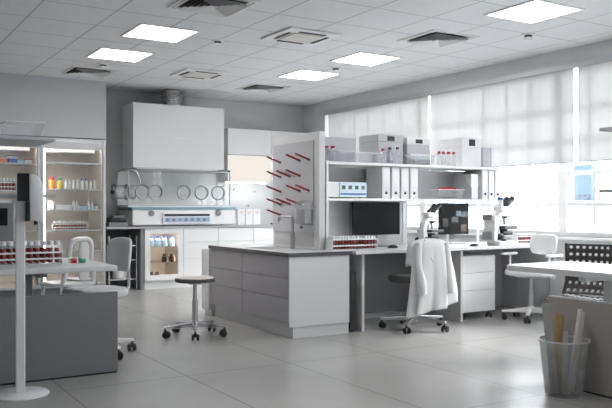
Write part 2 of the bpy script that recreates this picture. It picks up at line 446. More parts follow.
def star_base(parent, R, m, n=5, rot=0, zc=.085, zt=.075, hub=.03, r=.028, wheel='rubber', w0=.030, w1=.018):
    b = MB(); b.cyl((0, 0, zc - .03), (0, 0, zc + .045), hub, seg=20, bev=.004)
    for k in range(n):
        a = rot + 2 * PI * k / n; Mx = Matrix.Rotation(a, 4, 'Z')
        b.prism([(hub * .6, zc - .022), (R + .012, zt), (R + .012, zt + .020), (hub * .6, zc + .030)], 'y', -w1, w1, .004, M=Mx)
    o = b.build('star_base', M[m], parent)
    for k in range(n):
        a = rot + 2 * PI * k / n
        caster(None, parent, R * math.cos(a), R * math.sin(a), a + .9 + k * .7, r, zt, wheel)
    return o
def rounded_pad(w, d, h, r, bev):
    """flat pad with rounded plan corners, centred, bottom at 0"""
    pts = []
    for cx, cy, a0 in ((w/2-r, d/2-r, 0), (-w/2+r, d/2-r, 90), (-w/2+r, -d/2+r, 180), (w/2-r, -d/2+r, 270)):
        for k in range(7):
            a = math.radians(a0 + 15 * k); pts.append((cx + r * math.cos(a), cy + r * math.sin(a)))
    t = bmesh.new(); A = [t.verts.new((x, y, 0)) for x, y in pts]; B = [t.verts.new((x, y, h)) for x, y in pts]
    t.faces.new(A[::-1]); t.faces.new(B); n = len(pts)
    for i in range(n): t.faces.new((A[i], A[(i+1) % n], B[(i+1) % n], B[i]))
    e = [e for e in t.edges if abs(e.verts[0].co.z - e.verts[1].co.z) < 1e-6]
    bmesh.ops.bevel(t, geom=e, offset=bev, segments=3, affect='EDGES', profile=.5)
    return t
# ---------------------------------------------------------------- glass-door fridges
FY = 10.40
def fridge(x0, x1, label, shelves):
    t = thing('glass_door_fridge', label, 'fridge', ((x0 + x1) / 2, FY, 0), 0, 'glass door fridges'); w = (x1 - x0) / 2 - .002; D = .685
    MB().shell(-w, w, 0, D, .09, 2.088, .03).build('body', M['alu'], t)
    MB().box(-w, w, .03, D, 0, .088).build('plinth', M['dgrey'], t)
    a = w - .031
    MB().shell(-a, a, .002, D - .031, .121, 2.057, .012).build('liner', M['fridge_in'], t)
    for z in shelves:
        s = MB().box(-a + .013, a - .013, .05, D - .06, z - .006, z)
        o = s.build('shelf', M['glass'], t)
        MB().box(-a + .013, a - .013, .036, .049, z - .016, z + .004, .002).build('shelf_edge', M['alu'], o)
    MB().box(-a + .013, -a + .028, .014, .034, .16, 1.96).build('light_strip', M['led_fridge'], t)
    MB().box(-a + .05, a - .05, .06, .075, 2.024, 2.030).build('light_strip', M['led_fridge'], t)
    f = MB().box(-a + .05, a - .07, .12, .45, 1.90, 2.0, .01); f.build('evaporator_cover', M['white'], t)
    MB().cyl((0, .25, 1.897), (0, .25, 1.885), .09, seg=24).build('fan_grille', M['steel'], t, True)
    d = MB().frame(-w, w, .095, 2.082, -.034, -.004, .036, 'y', .003); d = d.build('door', M['alu'], t)
    MB().box(-w + .036, w - .036, -.020, -.014, .13, 2.046).build('door_glass', M['glass'], d)
    MB().box(-w + .037, w - .037, -.030, -.021, 1.935, 2.044).build('door_header', M['lgrey'], d)
    hd = MB().tube([(-w + .02, -.035, 1.02), (-w + .02, -.07, 1.04), (-w + .02, -.07, 1.30), (-w + .02, -.035, 1.32)], .008)
    hd.build('handle', M['chrome'], d, True)
    return t
fridge(2.288, 3.144, 'glass-door fridge next to the back counter, orange bottle and blood tube rack inside', (.575, .855, 1.130, 1.405, 1.760))
fridge(1.426, 2.284, 'glass-door fridge at the picture edge, brightly coloured boxes on its upper shelf', (.575, .855, 1.130, 1.375, 1.735))
# contents, first fridge
make_bottle('reagent_bottle', 'orange bottle on the middle shelf of the fridge beside the counter', .045, .16, M['red'], M['orange'], (2.46, 10.51, 1.406))
make_bottle('reagent_bottle', 'yellow bottle beside the orange bottle in the fridge', .038, .145, M['green'], M['yellow'], (2.56, 10.50, 1.406))
b0 = make_bottle('reagent_bottle', 'small white bottle standing beyond the yellow bottle on the fridge shelf', .021, .13, M['white_gloss'], M['white'], (2.64, 10.48, 1.406), 'white bottles on the fridge shelf')
for x, y in ((2.69, 10.5), (2.74, 10.48), (2.79, 10.49), (2.97, 10.5), (3.02, 10.47)): dup(b0, (x, y, 1.406))
b1 = make_bottle('reagent_bottle', 'white bottle with a blue cap on the fridge shelf', .024, .15, M['blue'], M['white'], (2.85, 10.49, 1.406), 'blue-capped bottles in the fridge')
dup(b1, (2.91, 10.5, 1.406))
def carton(name, label, w, d, h, loc, m, lm=None, group=None, rz=0):
    t = thing(name, label, 'box', loc, rz, group)
    MB().box(-w/2, w/2, -d/2, d/2, 0, h - .013, .002).build('box_body', M[m], t)
    MB().box(-w/2 - .002, w/2 + .002, -d/2 - .002, d/2 + .002, h - .0125, h, .002).build('lid', M[lm or m], t)
    return t
carton('reagent_box', 'tall pale box standing first on the shelf above the fridge tube rack', .07, .1, .12, (2.44, 10.51, 1.131), 'white')
carton('reagent_box', 'long low white box on the shelf above the fridge tube rack', .2, .12, .065, (2.60, 10.52, 1.131), 'boxwhite', 'white')
carton('reagent_box', 'pale blue box on the shelf above the fridge tube rack', .11, .12, .06, (2.86, 10.52, 1.131), 'sky_blue', 'teal')
b2 = make_bottle('reagent_bottle', 'slim white bottle on the shelf above the fridge tube rack', .02, .115, M['white'], M['white'], (2.745, 10.5, 1.131), 'slim bottles above the fridge tube rack')
for x in (2.785, 2.945, 2.99): dup(b2, (x, 10.5, 1.131))
make_bottle('reagent_bottle', 'squat dark-topped jar at the end of the shelf above the fridge tube rack', .03, .075, M['dgrey'], M['white'], (3.045, 10.49, 1.131), None, .95, .3)
make_rack('tube_rack', 'white rack of dark blood tubes inside the fridge beside the counter', .46, .07, (.03, .075), (2.69, 10.50, .856), 0, 14, 2, .012)
p = make_tube(.115, .012, .028, M['white'], 'white-capped blood tube in the rack inside the fridge beside the counter', 'blood tubes in the fridge beside the counter', .7)
fill_rack(p, (2.69, 10.50, .856), 0, .44, .062, 13, 2)
for x, w_, nm in ((2.50, .16, 'plain white box alone near the glass on the lowest shelf of the fridge'), (2.86, .22, 'wide beige carton on the lowest shelf of the fridge')):
    carton('reagent_box', nm, w_, .14, .10, (x, 10.53, .576), 'white' if x < 2.7 else 'fridge_in')
# contents, second fridge
cs = [(1.62, .09, .06, 'white', 'blue', 'white and blue'), (1.73, .1, .055, 'red', 'white', 'red and white'), (1.84, .09, .065, 'orange', 'white', 'orange-sided'), (1.945, .09, .07, 'blue', 'white', 'dark blue'), (2.05, .09, .05, 'sky_blue', 'teal', 'pale blue'), (2.15, .09, .06, 'boxwhite', 'red', 'white, red-topped')]
for x, w_, h, m, lm, nm in cs:
    carton('reagent_box', f'{nm} small box on the upper shelf of the fridge at the picture edge', w_, .1, h, (x, 10.50, 1.736), m, lm)
carton('reagent_box', 'flat white box lying on top of the dark blue box in the fridge', .14, .09, .03, (1.955, 10.50, 1.807), 'white', 'blue')
make_rack('tube_rack', 'white rack of dark blood tubes in the fridge at the picture edge', .40, .09, (.045, .1), (1.80, 10.51, 1.376), 0, 9, 2, .018)
p = make_tube(.16, .016, .045, M['white'], 'tall white-capped blood tube in the rack of the fridge at the picture edge', 'blood tubes in the fridge at the picture edge', .66)
fill_rack(p, (1.80, 10.51, 1.376), 0, .38, .08, 9, 2)
for k in range(3): carton('reagent_box', ['beige carton behind the dispenser on the shelf under the fridge tube rack', 'white carton behind the dispenser on the shelf under the fridge tube rack', 'pale blue carton on the shelf under the fridge tube rack'][k], .16, .2, .12, (1.62 + .22 * k, 10.56, 1.131), ['fridge_in', 'white', 'sky_blue'][k])

# ---------------------------------------------------------------- back counter
BY = 10.38; CT = .892
t = thing('worktop', 'long grey worktop along the back wall carrying the glove box', 'worktop', (4.95, 10.74, CT))
MB().box(-1.795, 1.79, -.375, .355, -.032, 0, .003).build('slab', M['cgrey'], t)
CB, CTOP = .125, CT - .034
t = thing('support_panel', 'dark grey upright panel closing the knee space under the back worktop', 'panel', (3.675, 10.74, 0))
MB().box(-.028, .028, -.345, .35, 0, CTOP).build('panel', M['dgrey'], t)
t = thing('knee_space_back_panel', 'dark panel at the back of the knee space behind the chrome trolley', 'panel', (3.4, 11.07, 0))
MB().box(-.245, .245, -.015, .02, 0, CTOP).build('panel', M['dgrey'], t)
# lit glass cabinet
gx0, gx1 = 3.706, 4.281
t = thing('glass_front_cabinet', 'lit white cabinet with a glass front and bottles under the back worktop', 'cabinet', ((gx0 + gx1) / 2, BY, 0)); w_ = (gx1 - gx0) / 2 - .001
MB().shell(-w_, w_, .022, .68, CB, CTOP, .02).build('carcass', M['white'], t)
MB().shell(-w_ + .0205, w_ - .0205, .023, .655, CB + .0205, CTOP - .0205, .006).build('liner', M['cab_in'], t)
MB().box(-w_, w_, .06, .68, 0, CB - .001).build('plinth', M['white'], t)
d = MB().frame(-w_, w_, CB, CTOP, 0, .02, .075, 'y', .002).build('door', M['white'], t)
MB().box(-w_ + .076, w_ - .076, .008, .012, CB + .076, CTOP - .076).build('door_glass', M['glass'], d)
for z in (.375, .60): MB().box(-w_ + .03, w_ - .03, .05, .64, z - .008, z).build('shelf', M['glass'], t)
MB().box(-w_ + .04, w_ - .04, .03, .052, CTOP - .04, CTOP - .032).build('light_strip', M['led_fridge'], t)
MB().box(w_ - .045, w_ - .030, .03, .045, CB + .03, CTOP - .06).build('light_strip', M['led_fridge'], t)  # side strip added to brighten the cabinet interior
b = make_bottle('reagent_bottle', 'white bottle with blue cap on the top shelf of the lit glass cabinet', .04, .15, M['blue'], M['sky_blue'], (3.84, 10.50, .601), 'blue-capped bottles in the glass cabinet')
for x in (3.94, 4.04, 4.15): dup(b, (x, 10.50, .601))
b = make_bottle('reagent_bottle', 'brown bottle on the middle shelf of the lit glass cabinet', .05, .115, M['brown'], M['brown'], (4.05, 10.5, .376), 'brown bottles on the middle cabinet shelf', .7)
dup(b, (4.16, 10.5, .376))
b = make_bottle('reagent_bottle', 'small brown bottle at the bottom of the lit glass cabinet', .035, .085, M['brown'], M['brown'], (3.84, 10.5, .153), 'brown bottles at the cabinet bottom', .7)
dup(b, (3.925, 10.5, .153))
# drawer units
def drawer_unit(x0, x1, label, hnds=True):
    t = thing('drawer_cabinet', label, 'cabinet', ((x0 + x1) / 2, BY, 0), 0, 'white drawer cabinets on the back wall'); w_ = (x1 - x0) / 2 - .001
    MB().box(-w_, w_, .022, .68, CB, CTOP).build('carcass', M['white'], t)
    MB().box(-w_, w_, .06, .68, 0, CB - .001).build('plinth', M['white'], t)
    zs = [CB, .42, .655, CTOP]
    for a, b in zip(zs, zs[1:]): MB().box(-w_ + .002, w_ - .002, 0, .020, a + .003, b - .003, .002).build('drawer', M['white'], t)
drawer_unit(4.283, 4.838, 'white three-drawer cabinet next to the lit glass cabinet')
drawer_unit(4.840, 5.424, 'white three-drawer cabinet at the middle of the drawer row, behind the island')
drawer_unit(5.426, 6.02, 'white three-drawer cabinet third in the row, behind the faucet')
drawer_unit(6.022, 6.74, 'widest white drawer cabinet, in the corner behind the peg board')

# extraction hood + duct
M['hood'] = mat('hood_enamel', (.66, .66, .67), .3)
t = thing('extraction_hood', 'large white box-shaped extraction hood above the glove box', 'extractor hood', (4.205, 10.31, 1.712))
hb = MB().box(-.695, .695, 0, .50, 0, .91, .006)
hb.build('hood_body', M['hood'], t)
MB().box(-.62, .62, .06, .46, -.012, -.001).build('filter', M['steel'], t)
MB().box(-.45, .45, .502, .785, .15, .8).build('wall_bracket', M['dgrey'], t)
hl = MB().box(-.14, .14, -.006, -.0005, .44, .446); hl.build('handle_edge', M['white'], t)
du = MB(); prof = []
for k in range(9):
    z = k * .028; prof += [(.132, z), (.145, z + .007), (.145, z + .018), (.132, z + .025)]
du.lathe([(0, 0)] + prof + [(0, .252)], seg=32)
d = thing('ventilation_duct', 'round corrugated metal duct between the hood and the ceiling', 'duct', (4.20, 10.60, 2.6235)); du.build('duct', M['steel'], d, True, 60)

# glove box
M['ring'] = mat('port_ring_steel', (.30, .30, .31), .3, metal=1)
t = thing('glove_box', 'white glove box with clear window and round ports under the hood', 'glove box', (4.33, 10.42, CT + .001))
bd = MB().box(-.79, .81, .0, .60, .012, .235, .012); bd.build('cabinet_base', M['white_gloss'], t)
MB().box(-.80, .82, -.012, .61, .2355, .272, .005).build('top_strip', M['teal'], t)
for x in (-.7, -.2, .3, .72): MB().cyl((x, .3, .0), (x, .3, .012), .03, seg=14).build('foot', M['black'], t)
pn = MB().box(-.35, .385, -.035, -.001, .03, .185, .005).build('display_panel', M['white_gloss'], t)
MB().box(-.335, .37, -.038, -.0355, .14, .175).build('dark_slot', M['black'], pn)
MB().box(-.335, .37, -.038, -.0355, .055, .125).build('screen', M['display'], pn)
sw = MB()
for k in range(7): sw.box(-.31 + k * .095, -.265 + k * .095, -.0405, -.0385, .07, .11, .001)
sw.build('button', M['dgrey'], pn)
for x in (-.52, .52):
    MB().cyl((x, -.001, .185), (x, -.03, .185), .042, seg=22, bev=.004).build('dial', M['dgrey'], t, True)
ch = MB().frame(-.85, .74, .29, .80, .03, .05, .014, 'y').frame(-.85, .74, .29, .80, .50, .52, .014, 'y')
for x in (-.85, .726):
    for z in (.29, .786): ch.box(x, x + .014, .05, .50, z, z + .014)
ch.build('chamber_frame', M['lgrey'], t)
MB().box(-.836, .726, .038, .042, .304, .786).build('window', M['glass'], t)
MB().box(-.836, .726, .508, .512, .304, .786).build('rear_window', M['white'], t)
MB().box(-.85, .74, .03, .52, .2735, .288).build('chamber_floor', M['white'], t)
for x in (-.64, -.455, -.02, .26, .53):
    rg = MB()
    pr_ = [(.092, -.016), (.104, -.018), (.108, .0), (.104, .018), (.092, .016)]
    rg.lathe(pr_, seg=32, closed=True, M=Matrix.Translation((x, .012, .485)) @ Matrix.Rotation(PI / 2, 4, 'X'))
    o = rg.build('port_ring', M['ring'], t, True)
    MB().cyl((x, .012, .485), (x, .018, .485), .087, seg=28).build('port_cover', M['clear'], o, True)
ar = MB().lathe([(.075, -.10), (.105, -.10), (.108, -.085), (.098, -.07), (.098, .16), (.106, .17), (.106, .19), (.08, .19)], seg=28, M=Matrix.Translation((-.86 - .06, .12, .485)) @ Matrix.Rotation(PI / 2, 4, 'Y'))
ar.build('airlock', M['clear'], t, True)
for q_ in (-.10, .085):
    MB().lathe([(.088, -.012), (.112, -.012), (.114, 0), (.112, .012), (.088, .012)], seg=28, closed=True, M=Matrix.Translation((-.92 + q_, .12, .485)) @ Matrix.Rotation(PI / 2, 4, 'Y')).build('airlock_flange', M['ring'], t, True)
MB().box(-1.045, -1.034, .03, .21, .47, .50, .004).cyl((-1.05, .12, .485), (-1.034, .12, .485), .03, seg=16).build('airlock_latch', M['black'], t)
MB().tube([(-.84, .0, .79), (-.74, -.02, .76), (-.70, -.02, .68), (-.69, -.02, .62)], .012).build('hose', M['steel'], t, True)

t = thing('dark_instrument', 'dark flat instrument on the back worktop beside the glove box', 'instrument', (3.34, 10.56, CT + .001))
MB().box(-.13, .14, -.12, .12, 0, .06, .008).build('base', M['dgrey'], t)
MB().box(-.10, .14, -.10, .10, .0605, .125, .01).build('body', M['black'], t)
MB().box(-.06, .10, -.09, .11, .126, .155, .008).build('lid', M['dgrey'], t)
# file boxes and bits to the right of the glove box
for i, x in enumerate((5.34, 5.475, 5.61)):
    t = thing('file_box', ['white file box closest to the glove box on the back worktop', 'white file box, middle of three on the back worktop', 'white file box standing beside the black pen on the back worktop'][i], 'file box', (x, 10.72, CT + .001), 0, 'file boxes on the back worktop')
    MB().box(-.063, .063, -.1, .12, 0, .245, .003).build('case', M['white'], t)
    MB().box(-.03, .03, -.1025, -.1005, .17, .215).build('spine_label', M['paper'], t)
tag(MB().cyl((5.84, 10.60, CT + .013), (5.96, 10.57, CT + .013), .012, seg=12, bev=.003).build('marker_pen', M['black'], None, True), 'black marker pen lying near the end of the back worktop', 'pen')
carton('tissue_box', 'pale blue and white tissue box on the back worktop behind the glove box end', .09, .12, .10, (5.235, 10.72, CT + .001), 'white', 'sky_blue')
# wall cupboards
def cupboard(x0, x1, label):
    t = thing('wall_cupboard', label, 'cupboard', ((x0 + x1) / 2, 10.74, 1.985), 0, 'white wall cupboards'); w_ = (x1 - x0) / 2 - .001
    MB().box(-w_, w_, .02, .355, 0, .405).build('carcass', M['white'], t)
    MB().box(-w_ + .001, w_ - .001, 0, .019, .001, .404, .002).build('door', M['white'], t)
cupboard(5.17, 5.93, 'white wall cupboard with a plain door beside the hood')
cupboard(5.932, 6.742, 'white wall cupboard in the room corner above the peg board')
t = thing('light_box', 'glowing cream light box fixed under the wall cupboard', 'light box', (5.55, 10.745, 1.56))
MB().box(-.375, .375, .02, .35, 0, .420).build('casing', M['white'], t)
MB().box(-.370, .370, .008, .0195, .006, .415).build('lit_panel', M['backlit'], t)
MB().cyl((-.36, -.004, .16), (-.36, .0075, .16), .018, seg=14).build('knob', M['black'], t, True)
MB().box(-.35, .35, .1, .14, -.014, -.001).build('under_light', M['led_cool'], t)
t = thing('under_cupboard_lamp', 'slim lamp bar fixed under the corner wall cupboard', 'lamp', (6.33, 10.9, 1.984))
MB().box(-.35, .35, -.03, .03, -.02, -.001, .003).build('lamp_casing', M['white'], t)  # casing of the lamp, holding its tube
MB().box(-.33, .33, -.022, .022, -.026, -.0205).build('tube', M['led_cool'], t)
for i, (x, z) in enumerate(((5.26, 1.50), (5.26, 1.30), (5.70, 1.19))):
    t = thing('wall_socket', ['upper of two round grey sockets on the wall beside the hood', 'lower of two round grey sockets on the wall beside the hood', 'round grey socket on the wall low above the file boxes'][i], 'socket', (x, YB, z), 0, 'wall sockets')
    MB().cyl((0, -.001, 0), (0, -.016, 0), .032, seg=20, bev=.003).build('plate', M['lgrey'], t, True)
    MB().cyl((0, -.0165, 0), (0, -.019, 0), .018, seg=16).build('outlet', M['dgrey'], t, True)
for i, (x, z) in enumerate(((5.42, 1.45), (5.80, 1.42))):
    t = thing('coat_hook', ['grey wall hook between the sockets and the peg board, nearer the hood', 'grey wall hook seen just beside the peg board'][i], 'hook', (x, YB, z), 0, 'wall hooks')
    MB().cyl((0, -.001, 0), (0, -.008, 0), .025, seg=16).build('mounting_plate', M['steel'], t, True)
    MB().tube([(0, -.008, 0), (0, -.06, -.005), (0, -.075, .02)], .008).build('prong', M['steel'], t, True)
# chrome trolley and bucket in the knee space
t = thing('wire_trolley', 'chrome wire trolley in the knee space under the back worktop', 'trolley', (3.42, 10.62, 0))
for sx in (-1, 1):
    for sy in (-1, 1): MB().cyl((sx * .2, sy * .15, 0), (sx * .2, sy * .15, .76), .011, seg=10).build('post', M['chrome'], t, True)
for z in (.145, .415, .615):
    s = MB().frame(-.19, .19, -.14, .14, z, z + .012, .012, 'z')
    for k in range(9): s.box(-.178, .178, -.12 + k * .03 - .002, -.12 + k * .03 + .002, z + .003, z + .009)
    s.build('wire_shelf', M['chrome'], t)
t = thing('white_bucket', 'white lidded bucket standing on the low shelf of the chrome trolley', 'bucket', (3.41, 10.60, .158))
MB().lathe([(0, 0), (.095, 0), (.11, .16), (0, .16)], seg=24).build('tub', M['white_gloss'], t, True)
MB().lathe([(0, .1605), (.116, .1605), (.116, .178), (0, .178)], seg=24).build('lid', M['white_gloss'], t, True)
M['board'] = mat('cool_white_board', (.60, .605, .64), .3)
# ---------------------------------------------------------------- sink island
M['island_lit'] = mat('island_laminate_lit', (.62, .62, .63), .35)  # same island laminate kept lighter, for the light on its end face
IX0, IX1, IY0, IY1 = 3.385, 4.025, 5.80, 7.46
t = thing('sink_island', 'grey drawer island with dark-edged worktop and inset sink', 'kitchen island', (3.705, 6.63, 0))
def L(x, y): return (x - 3.705, y - 6.63)
MB().box(IX0 - 3.705 + .02, .32, IY0 - 6.63 + .02, .83, .135, .7205).build('carcass', M['lgrey'], t)
MB().box(IX0 - 3.705 + .045, .318, IY0 - 6.63 + .012, .82, 0, .0995).box(IX0 - 3.705 + .045, .30, -.80, .82, .0996, .134).build('plinth', M['island_lit'], t)
MB().box(IX0 - 3.705, .32, -.83, -.8105, .100, .7205, .002).build('end_panel', M['island_lit'], t)
zs = [.135, .352, .53, .7205]
for a, b in ((-.8095, .09), (.09, .83)):
    for z0, z1 in zip(zs, zs[1:]):
        MB().box(-.32, -.3005, a + .0025, b - .0025, z0 + .003, z1 - .003, .002).build('drawer', M['island_shade'], t)
MB().box(-.338, -.3365 + .0, -.8475, .8475, .7215, .757).build('worktop_edge', M['dedge'], t)
e = MB().frame(-.3364, .338, -.8475, .8475, .7215, .7555, .018, 'z'); e.build('worktop_edge', M['dedge'], t)
sx0, sx1, sy0, sy1 = -.20, .10, -.34, .22
wt = MB()
wt.box(-.336, sx0, -.845, .845, .742, .7572); wt.box(sx1, .336, -.845, .845, .742, .7572); wt.box(sx0, sx1, -.845, sy0, .742, .7572); wt.box(sx0, sx1, sy1, .845, .742, .7572)
wt.build('worktop', M['ctop'], t)
bs = MB(); bs.shell(sx0 + .001, sx1 - .001, sy0 + .001, sy1 - .001, .60, .757, .006, 'z'); bs.frame(sx0 - .012, sx1 + .012, sy0 - .012, sy1 + .012, .7573, .7605, .016, 'z')
bs.build('sink_basin', M['white_gloss'], t)
# white end cabinet behind it
t = thing('end_cabinet', 'narrow white cabinet standing against the far end of the island', 'cabinet', (3.70, 7.66, 0))
MB().box(-.30, .30, -.17, .03, .06, .715, .003).build('carcass', M['white'], t)
MB().box(-.28, .28, -.15, .02, 0, .059).build('plinth', M['white'], t)
MB().box(-.318, -.301, -.165, .025, .064, .711, .002).build('door', M['white'], t)

# faucet
t = thing('faucet', 'tall square-necked chrome faucet on the island sink', 'faucet', (3.745, 6.36, .7585))
MB().cyl((0, 0, 0), (0, 0, .012), .028, seg=20, bev=.002).cyl((0, 0, .012), (0, 0, .16), .024, seg=16).build('body', M['steel'], t, True)
MB().tube([(0, 0, .16), (0, 0, .27), (0, .008, .297), (-.003, .03, .307), (-.02, .20, .308), (-.022, .222, .302), (-.023, .228, .285), (-.023, .228, .262)], .0145, 12).build('spout', M['steel'], t, True)
MB().cyl((0, -.018, .10), (0, -.055, .10), .013, seg=12).tube([(0, -.05, .10), (-.03, -.058, .13), (-.05, -.06, .15)], .005).build('lever', M['steel'], t, True)

# peg board panel standing on the island
t = thing('peg_board', 'tall pale drying board with red pegs standing on the island', 'drying board', (3.895, 6.56, .7585))
# panel: x 3.862..3.93, y 6.06..7.02
MB().box(-.033, .033, -.50, .38, 0, 1.115, .004).build('panel', M['lgrey'], t)
MB().frame(-.498, .378, .002, 1.113, -.036, -.0335, .02, 'x').box(-.036, -.0335, -.477, -.412, .02, 1.092).box(-.036, -.0335, -.411, .357, 1.04, 1.092).build('frame', M['white'], t)
MB().box(-.048, -.0365, -.41, .37, .16, 1.035, .003).build('board', M['board'], t)
gridY = [.206, .016, -.175, -.346]
rows = [(.854, (0, 2, 3)), (.706, (0, 1, 2)), (.558, (0, 2, 3)), (.430, (0, 1, 2)), (.322, (0,))]
for z, cs_ in rows:
    for c in cs_:
        y = gridY[c]
        q = MB().cyl((-.049, y, z), (-.20, y + .0, z + .052), .0105, .0095, seg=10, bev=.002).build('peg', M['peg'], t, True)
        MB().cyl((-.2005, y, z + .0522), (-.208, y, z + .0548), .0082, seg=10).cyl((-.0485, y, z), (-.056, y, z + .002), .014, seg=12).build('peg_tip', M['dgrey'], q, True)
q = MB().cyl((-.049, -.08, .700), (-.17, -.08, .744), .0085, seg=10).build('peg', M['steel'], t, True); q['label'] = 'grey peg without a red sleeve'
# soap dispenser on the board
t = thing('soap_dispenser', 'grey rounded soap dispenser fixed low on the peg board', 'dispenser', (3.846, 6.245, .985))
MB().prism([(0, 0), (-.095, .02), (-.105, .12), (-.09, .20), (-.055, .235), (0, .24)], 'y', -.11, .10, .012).build('housing', M['clear'], t, True)
MB().box(-.085, -.008, -.09, .08, .02, .16, .008).build('bottle', M['boxgrey'], t)
MB().cyl((-.07, 0, -.03), (-.07, 0, .0), .014, seg=12).build('nozzle', M['dgrey'], t, True)

# ---------------------------------------------------------------- wall bench and shelving
t = thing('lab_bench', 'long pale bench joining the island to the window wall', 'workbench', (5.40, 6.13, 0))
MB().box(-1.345, 1.335, -.39, .40, .725, .757, .003).build('worktop', M['ctop'], t)
MB().box(-1.34, 1.33, .375, .395, .0, .724).build('back_panel', M['lgrey'], t)
MB().box(-1.20, -.02, .33, .372, .06, .70, .002).build('modesty_panel', M['dgrey'], t)
for x in (-1.235, -.005, 1.30): MB().box(x, x + .03, -.33, .37, 0, .724).build('leg_panel', M['lgrey'], t)
t = thing('computer_tower', 'slim black computer tower standing between island and bench', 'computer', (4.09, 6.02, 0), 0)
MB().box(-.045, .015, -.20, .22, .012, .56, .004).build('case', M['black'], t)
MB().box(-.040, .010, -.2025, -.2005, .30, .54).build('front_panel', M['slot'], t)
for y in (-.15, .15): MB().box(-.05, .02, y - .02, y + .02, 0, .0115).build('foot', M['rubber'], t)
# mobile pedestal
t = thing('mobile_pedestal', 'pale drawer pedestal on small black casters under the bench', 'pedestal', (5.68, 6.10, 0))
MB().box(-.24, .24, -.24, .20, .075, .66, .004).build('carcass', M['white'], t)
for a, b in ((.08, .30), (.305, .48), (.485, .655)):
    d = MB().box(-.237, .237, -.26, -.2415, a, b, .002).build('drawer', M['white'], t)
for sx in (-1, 1):
    for sy in (-1, 1): caster(None, t, sx * .19, sy * .19 - .02, .5 * sx, .022, .0745)

SY0, SY1 = 6.05, 6.46
t = thing('shelf_unit', 'white two-shelf open unit standing at the back of the bench', 'shelf unit', (5.10, 6.25, .758))
def sz(z): return z - .758
MB().box(-1.165, -1.140, -.20, .225, 0, sz(1.60), .002).build('side_panel', M['white'], t)
for z in (1.247, 1.594): MB().box(-1.139, 1.18, -.20, .205, sz(z) - .027, sz(z), .002).build('shelf', M['white'], t)
MB().box(-1.139, .14, .212, .225, 0, sz(1.565)).build('back_panel', M['lgrey'], t)
MB().box(.142, 1.178, .212, .220, sz(1.2475), sz(1.565)).build('back_panel', M['boxwhite'], t)
for x in (-.60, .10, .70, 1.17): MB().box(x - .02, x + .02, .2065, .2115, 0, sz(1.21)).build('post', M['alu'], t)
MB().box(1.150, 1.178, -.06, .20, sz(1.2475), sz(1.565)).build('end_upright', M['white'], t)

# boxes on the top shelf
ZT, ZL = 1.5945, 1.2475
def storage(name, label, x0, x1, y0, y1, z, h, mside, mfront, lidh=.05, slot=True, group=None):
    t = thing(name, label, 'storage box', ((x0 + x1) / 2, (y0 + y1) / 2, z), 0, group); a = (x1 - x0) / 2; b = (y1 - y0) / 2
    MB().box(-a + .004, a - .004, -b + .004, b, 0, h - lidh, .003).build('box_body', M[mside], t)
    l = MB().box(-a, a, -b, b + .002, h - lidh + .0005, h, .004).build('lid', M[mfront], t)
    if slot: MB().box(-.045, .045, -b - .004, -b - .0005, h - lidh + .012, h - .016, .001).build('label_holder', M['black'], l)
    return t
storage('storage_box', 'plain grey storage box beside the peg board end of the top shelf', 3.975, 4.39, 6.20, 6.45, ZT, .245, 'boxgrey', 'boxgrey', .012, False)
storage('storage_box', 'grey lidded storage box with dark label holder, second on the top shelf', 4.63, 4.955, 6.17, 6.50, ZT, .300, 'boxgrey', 'boxgrey', .075, True)
storage('storage_box', 'grey lidded storage box next to the tall white box on the top shelf', 5.0, 5.32, 6.17, 6.50, ZT, .285, 'boxgrey', 'boxwhite', .07, True)
storage('storage_box', 'tall white storage box with black label holder on the top shelf', 5.757, 6.05, 6.17, 6.51, ZT, .320, 'boxwhite', 'boxwhite', .10, True)
t = thing('folder', 'flat grey folder standing at the window end of the top shelf', 'folder', (6.20, 6.33, ZT))
MB().box(-.08, .045, -.10, .10, 0, .23, .003).build('cover', M['boxgrey'], t)
MB().box(.0455, .055, -.10, .10, 0, .232, .002).build('spine', M['dgrey'], t)
# clear bins
def clear_bin(label, x, y, z, w, d, h, group=None, flare=.02):
    t = thing('clear_bin', label, 'plastic bin', (x, y, z), 0, group)
    q = bmesh.new(); a, b = w / 2, d / 2
    lo = [q.verts.new(p) for p in ((-a+flare, -b+flare, .002), (a-flare, -b+flare, .002), (a-flare, b-flare, .002), (-a+flare, b-flare, .002))]
    hi = [q.verts.new(p) for p in ((-a, -b, h), (a, -b, h), (a, b, h), (-a, b, h))]
    q.faces.new(lo)
    for k in range(4): q.faces.new((lo[k], lo[(k+1) % 4], hi[(k+1) % 4], hi[k]))
    m = MB(); m._add(q); m.build('bin_body', M['clear'], t)
    MB().frame(-a - .006, a + .006, -b - .006, b + .006, h, h + .005, .008, 'z').build('rim', M['white_gloss'], t)
    return t
clear_bin('small clear bin between the two red-capped bottles and the wide clear bin', 4.185, 6.12, ZT, .17, .12, .10)
clear_bin('wide clear bin in front of the second grey storage box', 4.45, 6.12, ZT, .29, .12, .095)
cb = clear_bin('clear bin with dark contents in front of the grey box on the top shelf', 5.12, 6.105, ZT, .33, .10, .10)
tag(MB().box(5.01, 5.24, 6.075, 6.135, ZT + .0045, ZT + .058, .015).build('dark_cloth_roll', M['dgrey'], None), 'dark roll lying inside the clear bin on the top shelf', 'roll')
